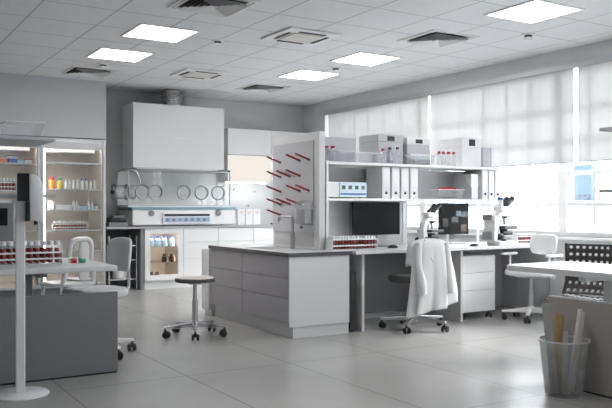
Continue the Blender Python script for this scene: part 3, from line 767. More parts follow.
# red-capped bottles
rb = make_bottle('clear_bottle', 'red-capped clear bottle standing first on the top shelf by the peg board', .028, .15, M['red'], M['clear'], (3.985, 6.12, ZT), 'red-capped bottles on the top shelf', .62, .14)
for x, y, h, lab in ((4.045, 6.10, 1.02, 'red-capped clear bottle next to the small clear bin, in front'), (4.075, 6.16, 1.08, 'red-capped clear bottle next to the small clear bin, behind'),
                  (4.655, 6.12, 1.0, 'red-capped clear bottle between the wide clear bin and the dark-capped bottles')):
    dup(rb, (x, y, ZT), None, lab)
db = make_bottle('clear_bottle', 'taller dark-capped clear bottle in front of the second grey box', .026, .17, M['black'], M['clear'], (4.765, 6.15, ZT), 'dark-capped bottles on the top shelf', .62, .14)
dup(db, (4.82, 6.10, ZT), None, 'dark-capped clear bottle beside the clear bin with dark contents')
ob = make_bottle('clear_bottle', 'clear bottle with rust-red cap first of four before the tall white box', .026, .15, M['peg'], M['clear'], (5.37, 6.10, ZT), 'rust-capped bottles before the tall white box', .62, .16)
for x, lab in ((5.43, 'clear bottle with rust-red cap second of four before the tall white box'), (5.50, 'clear bottle with rust-red cap third of four before the tall white box'), (5.575, 'clear bottle with rust-red cap standing against the tall white box')):
    dup(ob, (x, 6.10, ZT), None, lab)
# lower shelf
M['panel_blue'] = mat('pale_blue_panel', (.68, .80, .86), .4); M['display_green'] = mat('dark_green_display', (.02, .09, .07), .2)
t = thing('lab_power_supply', 'pale blue bench instrument with four small displays on the lower shelf', 'instrument', (4.245, 6.26, ZL))
MB().box(-.26, .20, -.14, .16, .008, .155, .006).build('housing', M['white'], t)
fp = MB().box(-.12, .20, -.152, -.1405, .010, .153, .004).build('front_panel', M['panel_blue'], t)
MB().box(-.11, .19, -.1545, -.1525, .032, .048).build('blue_stripe', M['blue'], fp)
for k in range(4):
    MB().box(-.095 + k * .077, -.055 + k * .077, -.1545, -.1525, .085, .122).build('display_window' if k < 3 else 'dial', M['display_green'] if k < 3 else M['dgrey'], fp)
for x in (-.18, .16):
    for y in (-.1, .12): MB().cyl((x, y, 0), (x, y, .0075), .012, seg=10).build('foot', M['rubber'], t)
def binder(x, label, group, w=.075, y0=6.085, first={}):
    if group in first: return dup(first[group], (x, y0, ZL), None, label)
    t = thing('ring_binder', label, 'binder', (x, y0, ZL), 0, group)
    MB().box(-w / 2, w / 2, 0, .27, 0, .315, .003).build('cover', M['boxwhite'], t)
    MB().box(-w / 2 - .0005 + .008, w / 2 - .008, -.002, -.0003, .12, .29).build('spine_label', M['white'], t)
    f = MB().cyl((0, -.0005, .055), (0, -.006, .055), .014, seg=16).build('finger_ring', M['black'], t, True)
    MB().cyl((.0, -.0062, .055), (.0, -.0075, .055), .006, seg=10).build('ring_hole', M['slot'], f)
    first[group] = t; return t
for k, lab in enumerate(('white ring binder beside the blue instrument, first of four', 'white ring binder, second of four beside the blue instrument', 'white ring binder, third of four beside the blue instrument', 'white ring binder, last of four, beside the empty stretch of shelf')):
    binder(4.668 + k * .119, lab, 'white ring binders in the middle of the lower shelf', .098)
for k, lab in enumerate(('white ring binder next to the grey book end', 'white ring binder in the middle of three near the window', 'white ring binder at the window end of the lower shelf')):
    binder(6.00 + k * .095, lab, 'white ring binders at the window end of the lower shelf', .08, 6.07)
t = thing('magazine_holder', 'grey magazine holder with a slanted cut front on the lower shelf', 'magazine holder', (5.86, 6.22, ZL))
MB().prism([(-.14, 0), (.14, 0), (.14, .30), (.02, .30), (-.05, .20), (-.14, .12)], 'x', .072, .078).prism([(-.14, 0), (.14, 0), (.14, .30), (.02, .30), (-.05, .20), (-.14, .12)], 'x', -.05, -.044).box(-.044, .072, .134, .14, .006, .30).box(-.044, .072, -.14, .134, 0, .0055).build('holder', M['boxgrey'], t)
MB().box(-.035, .065, -.12, .12, .007, .27, .002).build('papers', M['white'], t)
clear_bin('clear bin of red-capped tubes on the lower shelf', 5.53, 6.15, ZL, .36, .13, .095)
rt = make_tube(.115, .011, .028, M['red'], 'red-capped tube standing in the clear bin on the lower shelf', 'red-capped tubes in the clear bin', .15)
for k in range(9):
    p_ = (5.42 + k * .027, 6.15, ZL + .006)
    if k == 0: rt.location = p_
    else: dup(rt, p_)

# bench things
make_rack('tube_rack', 'white rack of blood tubes on the bench beside the peg board', .52, .12, (.035, .092), (4.17, 5.97, .7585), 0, 15, 3, .013, 'tube racks')
p = make_tube(.12, .0125, .024, M['white'], 'white-capped blood tube in the rack on the bench beside the peg board', 'blood tubes on the bench by the peg board', .78)
fill_rack(p, (4.17, 5.97, .7585), 0, .50, .108, 15, 3, {(0, 9), (0, 10), (1, 13), (1, 14), (2, 14)})
def monitor(x, y, w, h, z0, label, content=False):
    t = thing('monitor', label, 'monitor', (x, y, .758))
    MB().box(-w / 2, w / 2, -.012, .025, z0 - .758, z0 - .758 + h, .004).build('housing', M['black'], t)
    s = MB().box(-w / 2 + .008, w / 2 - .008, -.0145, -.0125, z0 - .75, z0 - .766 + h).build('screen', M['screen'], t)
    MB().box(-.03, .03, .026, .045, .05, z0 - .758 + h * .6, .004).build('neck', M['dgrey'], t)
    MB().box(-.12, .12, -.07, .09, 0, .012, .004).build('foot', M['dgrey'], t)
    if content:
        for i, (a, b, c, d_, col) in enumerate(((.02, .09, .20, .26, 'win_pale'), (.09, .19, .19, .25, 'win_blue'), (-.05, .05, .13, .19, 'win_grey'), (.09, .17, .03, .11, 'win_tan'), (-.18, -.10, .08, .18, 'win_grey'))):
            if col not in M: M[col] = mat(col, {'win_pale': (.12, .15, .2), 'win_blue': (.02, .035, .08), 'win_grey': (.03, .03, .034), 'win_tan': (.09, .06, .045)}[col], .25)
            MB().box(a, b, -.0165, -.0147, z0 - .758 + c, z0 - .758 + d_).build('screen_window', M[col], s)
    return t
monitor(4.71, 6.30, .585, .335, .878, 'large black monitor on the bench behind the tube rack')
monitor(5.815, 6.36, .42, .345, .862, 'dark monitor with dim picture between the two microscopes', True)
def microscope(loc, rz, s, label, arm_m, group, big=False):
    t = thing('microscope', label, 'microscope', loc, rz, group); t.scale = (s, s, s)
    MB().box(-.10, .13, -.075, .075, 0, .035, .012).build('base', M[arm_m], t)
    ar = MB().prism([(-.10, .030), (-.03, .030), (-.035, .10), (-.055, .17), (-.04, .22), (.02, .25), (.06, .26), (.06, .295), (-.03, .295), (-.085, .25), (-.11, .17), (-.105, .09)], 'y', -.035, .035, .008)
    ar.build('arm', M[arm_m], t)
    hd = MB().box(-.045, .075, -.045, .045, .2955, .345, .012); hd.build('head', M[arm_m], t)
    for y in (-.028, .028):
        e = MB().cyl((.045, y, .345), (.135, y, .405), .021, .019, seg=16, bev=.002).cyl((.13, y, .402), (.15, y, .415), .024, seg=16, bev=.002)
        e.build('eyepiece', M['black'], t, True)
    ns = MB().cyl((.045, 0, .259), (.045, 0, .236), .046, .038, seg=20).box(-.02, .09, -.045, .045, .245, .2585, .003).build('nosepiece', M['black'], t, True)
    for k in range(3):
        a = 2 * PI * k / 3 + .4
        MB().cyl((.045 + .015 * math.cos(a), .015 * math.sin(a), .238), (.045 + .03 * math.cos(a), .03 * math.sin(a), .178), .010, .007, seg=10).build('objective', M['steel'] if k else M['white_gloss'], ns, True)
    MB().box(-.05, .14, -.09, .09, .140 if big else .150, .172, .003).build('stage', M['black'], t)
    cd = MB().cyl((.045, 0, .139), (.045, 0, .10), .042, .036, seg=18).box(-.03, .11, -.06, .06, .088, .125, .006).cyl((.045, 0, .036), (.045, 0, .055), .034, .03, seg=18); cd.build('condenser', M['black'], t, True)
    for y in (-1, 1):
        MB().cyl((-.075, y * .036, .075), (-.075, y * .075, .075), .030, seg=18, bev=.004).cyl((-.075, y * .075, .075), (-.075, y * .09, .075), .016, seg=14).build('focus_knob', M['black'], t, True)
    if big:
        MB().box(-.16, -.112, -.06, .06, .04, .26, .008).build('lamp_housing', M[arm_m], t)
        MB().box(-.19, -.161, -.05, .05, .22, .27, .004).build('rear_block', M['dgrey'], t)
        MB().box(-.19, -.161, -.05, .05, .05, .12, .004).build('rear_block', M['dgrey'], t)
        MB().cyl((.01, 0, .346), (.01, 0, .40), .022, seg=16).build('photo_tube', M[arm_m], t, True)
        MB().cyl((.01, 0, .4005), (.01, 0, .425), .03, .024, seg=16).build('blue_cap', M['blue'], t, True)
    return t
microscope((5.03, 5.88, .7585), .2, 1.02, 'white microscope on the bench right behind the chair with the lab coat', 'white', 'microscopes on the bench')
microscope((6.03, 5.88, .7585), .15, 1.2, 'larger white microscope with a blue-capped tube near the window', 'white', 'microscopes on the bench', True)
make_rack('tube_rack', 'small white rack of red tubes on the bench end beside the window', .32, .09, (.03, .075), (6.53, 6.0, .7585), 0, 9, 2, .011, 'tube racks')
p = make_tube(.105, .0115, .022, M['white'], 'blood tube in the small rack on the bench end beside the window', 'blood tubes by the window', .78)
fill_rack(p, (6.53, 6.0, .7585), 0, .30, .08, 9, 2, {(0, 0), (1, 8)})
for i, (x, y) in enumerate(((4.70, 6.02), (5.62, 5.84))):
    t = thing('computer_mouse', ['dark mouse on the bench beside the blood tube rack', 'dark mouse on the bench beside the larger microscope'][i], 'mouse', (x, y, .7575), .3, 'computer mice')
    m_ = MB().lathe([(0, .03), (.02, .028), (.04, .018), (.048, .004), (.045, 0), (0, 0)], seg=20, M=Matrix.Scale(1.35, 4, (1, 0, 0))); m_.build('mouse_shell', M['black'], t, True)
    MB().cyl((.03, 0, .0275), (.012, 0, .0315), .004, seg=8).build('scroll_wheel', M['dgrey'], t)

# radiator cover
t = thing('radiator_cover', 'grey flat radiator cover standing under the window at the bench end', 'radiator cover', (6.66, 5.6, 0))
MB().box(-.07, .07, -.75, .10, .06, .585, .004).build('cover', M['lgrey'], t)
MB().box(-.06, .06, -.73, .08, 0, .0595).build('plinth', M['dgrey'], t)
# ---------------------------------------------------------------- chairs
def xform(pts, loc): return pts
# stool
t = thing('round_stool', 'round pale-topped stool on a chrome caster base before the island', 'stool', (2.76, 6.42, 0))
MB().lathe([(0, .485), (.165, .485), (.178, .490), (.180, .515), (.174, .520), (0, .520)], seg=40).build('seat', M['seat_dark'], t, True)
MB().lathe([(0, .5205), (.172, .5205), (.168, .529), (0, .531)], seg=40).build('seat_pad', M['paper'], t, True)
MB().cyl((0, 0, .10), (0, 0, .33), .026, seg=20).cyl((0, 0, .33), (0, 0, .475), .017, seg=16).cyl((0, 0, .465), (0, 0, .4845), .06, seg=20).build('column', M['steel'], t, True)
star_base(t, .275, 'chrome', 5, .55, .095, .080, .032, .028, w0=.02, w1=.014)

def backrest_shell(w, h, th, curve, tilt, z0, lean=0.):
    """padded back, centred on y=0 plane facing -y (sitter side), curved"""
    nu, nv = 12, 10
    t = bmesh.new(); F = []; Bk = []
    def sh(u, v):
        x = (u - .5); z = (v - .5)
        # superellipse outline
        k = (abs(2 * x) ** 4 + abs(2 * z) ** 4) ** .25
        m = max(abs(2 * x), abs(2 * z)); f = (m / k) if k > 1e-6 else 1
        return x * f * w, z * f * h
    for s, L_ in ((-1, F), (1, Bk)):
        for i in range(nu + 1):
            r = []
            for j in range(nv + 1):
                x, z = sh(i / nu, j / nv)
                edge = min(1, 4 * min(i / nu, 1 - i / nu, j / nv, 1 - j / nv) + .25)
                y = s * th / 2 * math.sqrt(edge) - curve * (2 * x / w) ** 2 + tilt * z
                r.append(t.verts.new((x, y, z0 + h / 2 + z)))
            L_.append(r)
    for i in range(nu):
        for j in range(nv):
            t.faces.new((F[i][j], F[i+1][j], F[i+1][j+1], F[i][j+1])); t.faces.new((Bk[i][j+1], Bk[i+1][j+1], Bk[i+1][j], Bk[i][j]))
    for i in range(nu):
        for j in (0, nv): t.faces.new((F[i][j], F[i+1][j], Bk[i+1][j], Bk[i][j]))
    for j in range(nv):
        for i in (0, nu): t.faces.new((F[i][j], F[i][j+1], Bk[i][j+1], Bk[i][j]))
    bmesh.ops.recalc_face_normals(t, faces=t.faces)
    return t
def smooth_sub(o, lv=1):
    m = o.modifiers.new('sub', 'SUBSURF'); m.levels = lv; m.render_levels = lv
    for p in o.data.polygons: p.use_smooth = True
    return o
def swivel(name, label, loc, rz, seat_m, back_m, frame_m, base_m, zs, zb0, zb1, wb, arms=False, wheel='rubber', R=.29, group=None, rot=.3):
    """faces local -y: the backrest stands at +y"""
    t = thing(name, label, 'chair', loc, rz, group)
    star_base(t, R, base_m, 5, rot, .10, .08, .034, .028, wheel)
    MB().cyl((0, 0, .14), (0, 0, .30), .027, seg=18).cyl((0, 0, .30), (0, 0, zs - .03), .018, seg=16).box(-.09, .09, -.11, .11, zs - .035, zs - .012, .006).build('column', M['steel'], t)
    q = MB(); q._add(rounded_pad(.46, .44, .062, .14, .024), Matrix.Translation((0, 0, zs - .011))); q.build('seat', M[seat_m], t, True, 60)
    b = MB(); b._add(backrest_shell(wb, zb1 - zb0, .05, .05, .10, zb0), Matrix.Translation((0, .25, 0)))
    smooth_sub(b.build('backrest', M[back_m], t))
    zm = (zb0 + zb1) / 2
    MB().tube([(0, .06, zs - .03), (0, .22, zs - .03), (0, .285, zs + .0), (0, .30, zs + .06), (0, .295, zm)], .014, 10).build('back_support', M[frame_m], t, True)
    if arms:
        for s in (-1, 1):
            a = MB().tube([(s * .12, .02, zs - .025), (s * .27, .02, zs - .02), (s * .285, .02, zs + .02), (s * .285, .02, zs + .19)], .012, 10).build('armrest', M[frame_m], t, True)
            q = MB(); q._add(rounded_pad(.07, .24, .026, .03, .008), Matrix.Translation((s * .285, .0, zs + .1905))); q.build('arm_pad', M[seat_m], a, True, 60)
    return t
swivel('swivel_chair', 'grey-backed swivel chair at the end of the desk by the fridges', (1.735, 6.0, 0), math.radians(-78), 'fabric_grey', 'fabric_grey', 'chrome', 'white_gloss', .47, .64, .915, .36, False, 'rubber', .30, 'swivel chairs', .1)
swivel('swivel_chair', 'white swivel chair with armrests in front of the window', (6.10, 5.52, 0), math.radians(-86), 'white_gloss', 'white_gloss', 'white_gloss', 'white_gloss', .47, .66, .88, .34, True, 'rubber', .28, 'swivel chairs', .25)
ch = swivel('swivel_chair', 'swivel chair pushed to the bench under a white lab coat', (4.72, 5.70, 0), math.radians(176), 'seat_dark', 'seat_dark', 'steel', 'steel', .46, .54, .80, .27, False, 'rubber', .32, 'swivel chairs', .693)
# lab coat draped over that chair's back: hollow folded cloth
t = thing('lab_coat', 'long white lab coat hanging over the chair at the bench', 'lab coat', (4.66, 5.425, 0), math.radians(-4))
def coat_fn(u, v):
    a = u * 2 * PI
    z = .868 - v * (.615 - .06 * math.cos(a - .6))
    top = max(0, 1 - v / .10)
    wx = (.185 + .055 * v + .02 * math.sin(2.2 * v)) * math.sqrt(max(0.0, 1 - top ** 2) * .93 + .07)
    wy = (.075 + .045 * v) * math.sqrt(max(0.0, 1 - top ** 2) * .97 + .03)
    fold = 1 + (.03 + .24 * v) * .7 * math.sin(9 * a + 1.4 * math.sin(2 * a) + 2 * v) + .05 * v * math.sin(17 * a + 1 + 3 * v)
    x = wx * fold * math.cos(a) + .025 * v * math.sin(3 * v); y = wy * fold * math.sin(a)
    if y > 0: y = min(y * 2.4, .135)
    z += .016 * math.sin(3 * a + 1) * v + .02 * math.cos(a) * v
    return Vector((x, y, z))
g = MB(); g.grid(coat_fn, 120, 26); bmesh.ops.remove_doubles(g.bm, verts=g.bm.verts, dist=1e-4)
bmesh.ops.delete(g.bm, geom=[f for f in g.bm.faces if f.calc_center_median().y > .004 and f.calc_center_median().z < .62], context='FACES')
o = g.build('coat_body', M['coat'], t, True, 180)
m_ = o.modifiers.new('thick', 'SOLIDIFY'); m_.thickness = .004
for s in (-1, 1):
    sl = MB(); pts = []; rs = []
    for k in range(9):
        v = k / 8
        pts.append((s * (.150 + .020 * v + .01 * math.sin(5 * v)), -.045 - .055 * v + .012 * math.sin(6 * v), .835 - .46 * v)); rs.append(.030 + .012 * v + .006 * math.sin(9 * v))
    sl.tube(pts, .04, 14, rs=rs); sl.build('sleeve', M['coat'], t, True, 80)
MB().tube([(-.07, -.03, .862), (-.085, -.055, .80), (-.04, -.075, .70), (0, -.08, .62)], .014, 8, rs=[.012, .018, .016, .006]).tube([(.07, -.03, .862), (.085, -.055, .80), (.04, -.075, .70), (0, -.08, .62)], .014, 8, rs=[.012, .018, .016, .006]).build('collar', M['coat'], t, True, 80)

# white loop-backed chair behind the desk
t = thing('loop_back_chair', 'white plastic chair with a looped open back behind the desk', 'chair', (1.86, 7.32, 0), math.radians(198))
q = MB(); q._add(rounded_pad(.44, .42, .03, .12, .012), Matrix.Translation((0, 0, .43))); q.build('seat', M['white_gloss'], t, True, 60)
lp = []
for k in range(25):
    a = PI * k / 24; c_ = math.cos(a); s_ = math.sin(a)
    lp.append((.115 * math.copysign(abs(c_) ** .5, c_), .20 + .03 * s_, .675 + .19 * s_ ** .5 if s_ > 0 else .70))
lp = [(.16, .17, .4595), (.145, .19, .55)] + lp + [(-.145, .19, .55), (-.16, .17, .4595)]
MB().tube(lp, .024, 12).build('back_loop', M['white_gloss'], t, True, 60)
q = MB(); q._add(backrest_shell(.12, .40, .03, .01, .04, .47), Matrix.Translation((-.045, .205, 0))); smooth_sub(q.build('back_panel', M['white_gloss'], t))
for sx in (-1, 1):
    for sy in (-1, 1): MB().tube([(sx * .16, sy * .15, .429), (sx * .20, sy * .19, 0)], .016, 10).build('leg', M['white_gloss'], t, True)
t = thing('white_cloth', 'white cloth hanging over the seat of the loop-backed chair', 'cloth', (1.86, 7.32, .4635), math.radians(198))
def cl_fn(u, v):
    y = -.19 + .30 * v; d = max(0, (.5 - u) / .5)
    x = -.242 + .20 * (u - .5) / .5 if u >= .5 else -.242 - .03 * d - .012 * math.sin(8 * v) * d
    z = .006 + .003 * math.sin(9 * u + 4 * v) if u >= .5 else .006 - .20 * d
    return Vector((x - .0, y, z + .006))
g = MB(); g.grid(cl_fn, 20, 20); o = g.build('cloth_sheet', M['coat'], t, True, 180); m_ = o.modifiers.new('thick', 'SOLIDIFY'); m_.thickness = .003; m_.offset = 1

# perforated black chair behind the desk on the window side
t = thing('perforated_chair', 'black perforated plastic chair behind the warm grey desk panel', 'chair', (5.02, 3.98, 0), math.radians(-76))
def perforated(w, h, rows, cols, place):
    xs = []; 
    for k in range(cols): xs += [k + .24, k + .76]
    xs = [0] + [(x) / cols for x in xs] + [1]; 
    zs_ = []
    for k in range(rows): zs_ += [k + .30, k + .70]
    zs_ = [0] + [z / rows for z in zs_] + [1]
    q = bmesh.new(); V = [[q.verts.new(place((x - .5) * w, z * h)) for z in zs_] for x in xs]
    for i in range(len(xs) - 1):
        for j in range(len(zs_) - 1):
            if i % 2 == 1 and j % 2 == 1: continue
            q.faces.new((V[i][j], V[i+1][j], V[i+1][j+1], V[i][j+1]))
    return q
def bk(x, z): return (x * (1 + .12 * z), .20 + .10 * z - .10 * (x / .23) ** 2 * .5 + (.06 * (z / .12 - 1) ** 2 if z < .12 else 0) * -1, .46 + z)
g = MB(); g._add(perforated(.46, .40, 7, 10, bk)); o = g.build('backrest', M['chairdark'], t)
m_ = o.modifiers.new('thick', 'SOLIDIFY'); m_.thickness = .012; smooth_sub(o, 2)
def st(x, z): return (x, -.24 + z, .44 - .012 * math.cos(x * 9) + .05 * max(0, (z - .36) / .07) ** 2 * .3)
g = MB(); g._add(perforated(.46, .43, 7, 10, st)); o = g.build('seat', M['chairdark'], t)
m_ = o.modifiers.new('thick', 'SOLIDIFY'); m_.thickness = .012; smooth_sub(o, 2)
MB().tube([(-.235, .10, .455), (-.242, .17, .55), (-.25, .19, .70), (-.262, .205, .86)], .014, 10).build('back_rail', M['black'], t, True)
MB().tube([(.235, .10, .455), (.242, .17, .55), (.25, .19, .70), (.262, .205, .86)], .014, 10).build('back_rail', M['black'], t, True)
for sx in (-1, 1):
    for sy in (-1, 1): MB().tube([(sx * .18, sy * .16, .424), (sx * .22, sy * .21, 0)], .012, 10).build('leg', M['black'], t, True)

# ---------------------------------------------------------------- desks
def desk(label, x0, x1, y0, y1, chamf, m='lgrey'):
    t = thing('desk', label, 'desk', ((x0 + x1) / 2, (y0 + y1) / 2, 0), 0, 'desks'); a, b = (x1 - x0) / 2, (y1 - y0) / 2
    return t, a, b
t, a, b = desk('pale desk by the fridges carrying the blood tube rack, grey panel before it', .15, 1.675, 5.25, 6.30, 0)
MB().box(-a, a, -b, b, .712, .75, .008).build('worktop', M['lgrey'], t)
for x in (-.55, .28):
    l = MB().box(x - .04, x + .04, .08, .16, .03, .68, .004).box(x - .035, x + .035, -.40, .46, 0, .03, .004).box(x - .03, x + .03, -.42, .46, .68, .7115, .002); l.build('leg', M['dgrey'], t)
t2 = thing('screen_panel', 'cool grey floor-standing panel in front of the desk by the fridges', 'panel', (.75, 5.275, 0), 0, 'desk panels')
MB().box(-.93, .93, -.015, .010, .012, .568, .002).build('panel', M['modesty'], t2)
MB().box(-.925, .925, -.008, .006, 0, .0115).build('base_strip', M['black'], t2)
t, a, b = desk('pale desk with a rounded end in front of the black perforated chair', 4.03, 4.72, 1.6, 3.92, 0)
q = MB(); q._add(rounded_pad(2 * a, 2 * b, .038, .10, .008), Matrix.Translation((0, 0, .712))); q.build('worktop', M['lgrey'], t)
for y in (-.8, .5):
    MB().box(-.04, .04, y - .04, y + .04, .03, .68, .004).box(-.28, .28, y - .035, y + .035, 0, .03, .004).box(-.3, .3, y - .03, y + .03, .68, .7115, .002).build('leg', M['alu'], t)
t2 = thing('screen_panel', 'warm grey floor-standing panel behind the waste bin', 'panel', (4.0, 2.535, 0), 0, 'desk panels')
MB().box(-.012, .012, -.93, .93, .010, .570, .002).build('panel', M['modesty_warm'], t2)
MB().box(-.013, .013, -.93, .93, .5705, .578, .001).build('edge_strip', M['lgrey'], t2)
MB().box(-.009, .009, -.925, .925, 0, .0095).build('base_strip', M['black'], t2)
# shelves over the desks, carried by posts
t = thing('desk_shelf', 'grey shelf on posts over the desk by the fridges, clear bins on it', 'shelf', (.36, 5.35, .7505), 0, 'shelves over the desks')
MB().box(-.20, .85, -.29, .28, .832, .852, .003).build('shelf_board', M['boxgrey'], t)
MB().box(-.20, .85, -.29, .28, .470, .490, .003).build('shelf_board', M['boxgrey'], t)
for x in (-.15, .30): MB().box(x - .02, x + .02, .2805, .31, 0, .852).build('post', M['alu'], t)
t = thing('desk_shelf', 'grey shelf on posts over the desk with the rounded end, seen at its tip', 'shelf', (4.10, 2.2, .7505), 0, 'shelves over the desks')
MB().box(-.27, .28, -.60, .745, .852, .872, .003).build('shelf_board', M['boxgrey'], t)
MB().box(-.27, .28, -.60, .745, .490, .510, .003).build('shelf_board', M['boxgrey'], t)
for y in (-.5, .3): MB().box(.2805, .31, y - .02, y + .02, 0, .872).build('post', M['alu'], t)
clear_bin('clear bin at the end of the shelf over the desk by the fridges', 1.05, 5.34, 1.6035, .24, .28, .105, None, .03)
clear_bin('clear bin further along the shelf over the desk, away from its end',   .74, 5.36, 1.6035, .26, .28, .13, None, .03)
# tubes on the desk
make_rack('tube_rack', 'long white rack of thick blood tubes on the desk by the fridges', .66, .13, (.035, .078), (1.06, 5.68, .7505), 0, 14, 2, .02, 'tube racks')
p = make_tube(.158, .0185, .030, M['boxwhite'], 'thick blood tube with white cap in the long rack on the desk', 'thick blood tubes on the desk', .68)
fill_rack(p, (1.06, 5.68, .7505), 0, .64, .115, 14, 2, {(1, 13)})
t = thing('lying_tube', 'tube with a green cap lying on the desk beside the rack', 'test tube', (1.50, 5.60, .7515), .15)
MB().cyl((-.075, 0, .019), (.0, 0, .019), .017, seg=14, bev=.004).build('glass_tube', M['clear'], t, True)
MB().cyl((.0005, 0, .019), (.048, 0, .019), .0188, seg=16, bev=.002).build('cap', M['green'], t, True)
MB().cyl((-.055, 0, .019), (-.02, 0, .019), .0178, seg=14).build('red_label', M['red'], t, True)
t = thing('desk_analyser', 'dark grey upright analyser on the desk behind the dispenser', 'instrument', (.98, 6.10, .7505))
MB().box(-.16, .17, -.08, .10, .0, .03, .006).build('base', M['dgrey'], t)
MB().box(-.15, .16, -.06, .09, .0305, .44, .012).build('housing', M['dgrey'], t)
MB().box(-.10, .11, -.064, -.0605, .27, .40).build('screen', M['screen'], t)
t = thing('pipette', 'white pipette standing in a black holder on the desk beside the analyser', 'pipette', (.945, 5.88, .7505))
MB().cyl((0, 0, 0), (0, 0, .02), .035, seg=18).cyl((0, 0, .02), (0, 0, .12), .010, seg=12).build('holder', M['black'], t, True)
MB().cyl((0, 0, .121), (0, 0, .30), .010, .014, seg=14).cyl((0, 0, .30), (0, 0, .325), .009, seg=12).build('pipette_body', M['white_gloss'], t, True)

# ---------------------------------------------------------------- hand sanitiser stand
t = thing('dispenser_stand', 'white pole stand with round base holding the hand sanitiser', 'stand', (.97, 4.96, 0), math.radians(-8))
MB().lathe([(0, 0), (.172, 0), (.172, .006), (.165, .011), (0, .013)], seg=48).build('base', M['white'], t, True)
MB().box(-.028, .028, -.014, .014, .0135, 1.22, .006).build('pole', M['white'], t)
bp_ = MB().box(-.020, .050, -.040, -.0145, 1.195, 1.365, .004); bp_.build('backplate', M['black'], t)
t = thing('hand_sanitiser_dispenser', 'grey-white hand sanitiser dispenser with black back on the pole stand', 'dispenser', (.97, 4.96, 1.06), math.radians(-8))
MB().box(.030, .052, -.060, .030, .01, .134, .004).build('mount', M['black'], t)
MB().prism([(.0525, .02), (.125, .0), (.133, .03), (.130, .20), (.118, .255), (.095, .290), (.0525, .305)], 'y', -.065, .045, .008).build('cover', M['white'], t, True, 40)
MB().cyl((.09, -.01, -.012), (.09, -.01, .012), .012, seg=12).build('nozzle', M['black'], t, True)

# ---------------------------------------------------------------- waste bin
t = thing('waste_bin', 'translucent grey waste bin holding rolls in front of the warm grey panel', 'waste bin', (3.81, 3.185, 0))
MB().lathe([(0, .004), (.108, .004), (.112, .012), (.146, .335), (.150, .338), (.150, .345), (.143, .345), (.141, .335), (.107, .016), (0, .014)], seg=48).build('bucket', M['frost'], t, True)
MB().lathe([(.1475, .338), (.153, .338), (.153, .3475), (.1475, .3475)], seg=48, closed=True).build('rim', M['lgrey'], t, True)
MB().lathe([(.095, 0), (.112, 0), (.112, .0038), (.095, .0038)], seg=40, closed=True).build('foot_ring', M['lgrey'], t)
RX, RY = .8525, -.5227                      # sideways direction of the bin, across the panel end
def leaning(name, label, cat, s0, s1, z1, r, m, flat=None, dep0=0., dep1=0.):
    """s = sideways offset in the bin, dep = offset towards the panel"""
    p0 = Vector((3.81 + RX * s0 - RY * dep0, 3.185 + RY * s0 + RX * dep0, .020)); p1 = Vector((3.81 + RX * s1 - RY * dep1, 3.185 + RY * s1 + RX * dep1, z1))
    t = thing(name, label, cat, p0); d = p1 - p0; z = d.normalized(); x = Vector((RX, RY, 0)); x = (x - z * x.dot(z)).normalized(); y = z.cross(x)
    R = Matrix((x, y, z)).transposed().to_4x4()
    if flat: MB().box(-flat / 2, flat / 2, -.002, .002, 0, d.length, .001, M=R).build('strip', M[m], t)
    else: MB().lathe([(r * .75, 0), (r, 0), (r, d.length), (r * .75, d.length)], seg=20, closed=True, M=R).build('tube_wall', M[m], t, True)
leaning('cardboard_tube', 'brown cardboard tube standing in the waste bin', 'tube', -.030, -.010, .490, .030, 'card', None, .03, .06)
leaning('paper_roll', 'taller white paper roll leaning in the waste bin', 'paper roll', .020, .098, .530, .014, 'paper', None, -.02, -.01)
leaning('paper_roll', 'shorter white paper roll behind the taller roll in the waste bin', 'paper roll', .055, .130, .512, .013, 'paper', None, .012, .025)
leaning('plastic_strip', 'flat grey strip leaning out of the waste bin away from the rolls', 'strip', -.062, -.112, .565, 0, 'strip', .05, -.02, .0)
leaning('plastic_strip', 'short grey strip beside the cardboard tube in the waste bin', 'strip', -.012, .0, .40, 0, 'strip', .032, -.05, -.03)

# ---------------------------------------------------------------- outside
M['ext_white'] = mat('exterior_render', (.8, .82, .85), .9)
M['ext_blue'] = mat('exterior_blue_cladding', (.035, .062, .095), .6)
M['ext_glass'] = mat('exterior_glazing', (.02, .03, .05), .5)
struct('ground', MB().box(XW + .26, 60, -30, 60, -3.2, -3.0), mat('outside_paving', (.6, .6, .6), .9))
t = thing('white_building', 'pale building across the street with a blue glazed bay, seen through the window', 'building', (22.0, 17.3, -3.0))
MB().box(0, 3, -9, 9, 0, 4.6).build('wall', M['ext_white'], t)
bb = MB().box(-.5, -.001, -.45, .25, 4.40, 5.62).build('blue_bay', M['ext_blue'], t)
MB().box(-.52, -.501, -.40, .22, 4.45, 4.62).build('bay_window', M['ext_glass'], bb)
for k in range(4): MB().box(-.03, -.001, -7 + 3.6 * k, -5.6 + 3.6 * k, 2.4, 3.6).build('window', M['ext_white'], t)

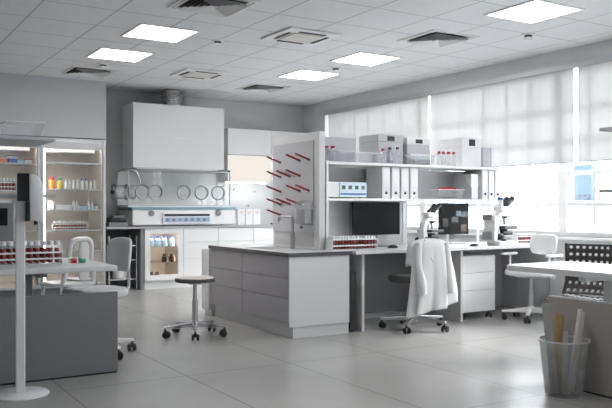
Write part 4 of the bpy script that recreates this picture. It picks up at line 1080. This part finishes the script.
# ---------------------------------------------------------------- light
W = bpy.data.worlds.new('overcast'); bpy.context.scene.world = W; W.use_nodes = True
nt = W.node_tree; bgn = nt.nodes['Background']
tcn = nt.nodes.new('ShaderNodeTexCoord'); spn = nt.nodes.new('ShaderNodeSeparateXYZ'); rp = nt.nodes.new('ShaderNodeValToRGB')
nt.links.new(tcn.outputs['Generated'], spn.inputs[0]); nt.links.new(spn.outputs[2], rp.inputs[0]); nt.links.new(rp.outputs[0], bgn.inputs[0])
rp.color_ramp.elements[0].color = (.86, .88, .90, 1); rp.color_ramp.elements[1].color = (.80, .90, 1, 1)
bgn.inputs[1].default_value = SKY
sd = bpy.data.lights.new('sun', 'SUN'); sd.energy = SUN; sd.angle = math.radians(22); sd.color = (1, .97, .92)
so = bpy.data.objects.new('sun', sd); C.objects.link(so)
so.rotation_euler = Vector((-1, .18, -.62)).to_track_quat('-Z', 'Y').to_euler()
for a, b in bays:
    pl = bpy.data.lights.new('daylight_portal', 'AREA'); pl.shape = 'RECTANGLE'; pl.size = WZ1 - WZ0; pl.size_y = b - a; pl.cycles.is_portal = True
    po = bpy.data.objects.new('daylight_portal', pl); C.objects.link(po); po.location = (XG + .10, (a + b) / 2, (WZ0 + WZ1) / 2)
    po.rotation_euler = Matrix(((0, 0, 1), (0, 1, 0), (-1, 0, 0))).to_euler()

# ---------------------------------------------------------------- camera
cd = bpy.data.cameras.new('camera'); co = bpy.data.objects.new('camera', cd); C.objects.link(co)
co.location = (0, 0, 1.15); co.rotation_euler = (PI / 2, 0, -.55)
cd.sensor_width = 36; cd.lens = 766.3 / 612 * 36; cd.shift_y = 4.2 / 612; cd.clip_start = .05
sc = bpy.context.scene; sc.camera = co
sc.view_settings.view_transform = 'Standard'; sc.view_settings.look = 'None'; sc.view_settings.gamma = 1; sc.view_settings.use_curve_mapping = False
sc.view_settings.exposure = EXPO
sc.cycles.use_denoising = True; sc.cycles.max_bounces = 10; sc.cycles.diffuse_bounces = 5; sc.cycles.glossy_bounces = 4; sc.cycles.transparent_max_bounces = 24
sc.cycles.sample_clamp_indirect = 8; sc.cycles.caustics_reflective = False; sc.cycles.caustics_refractive = False
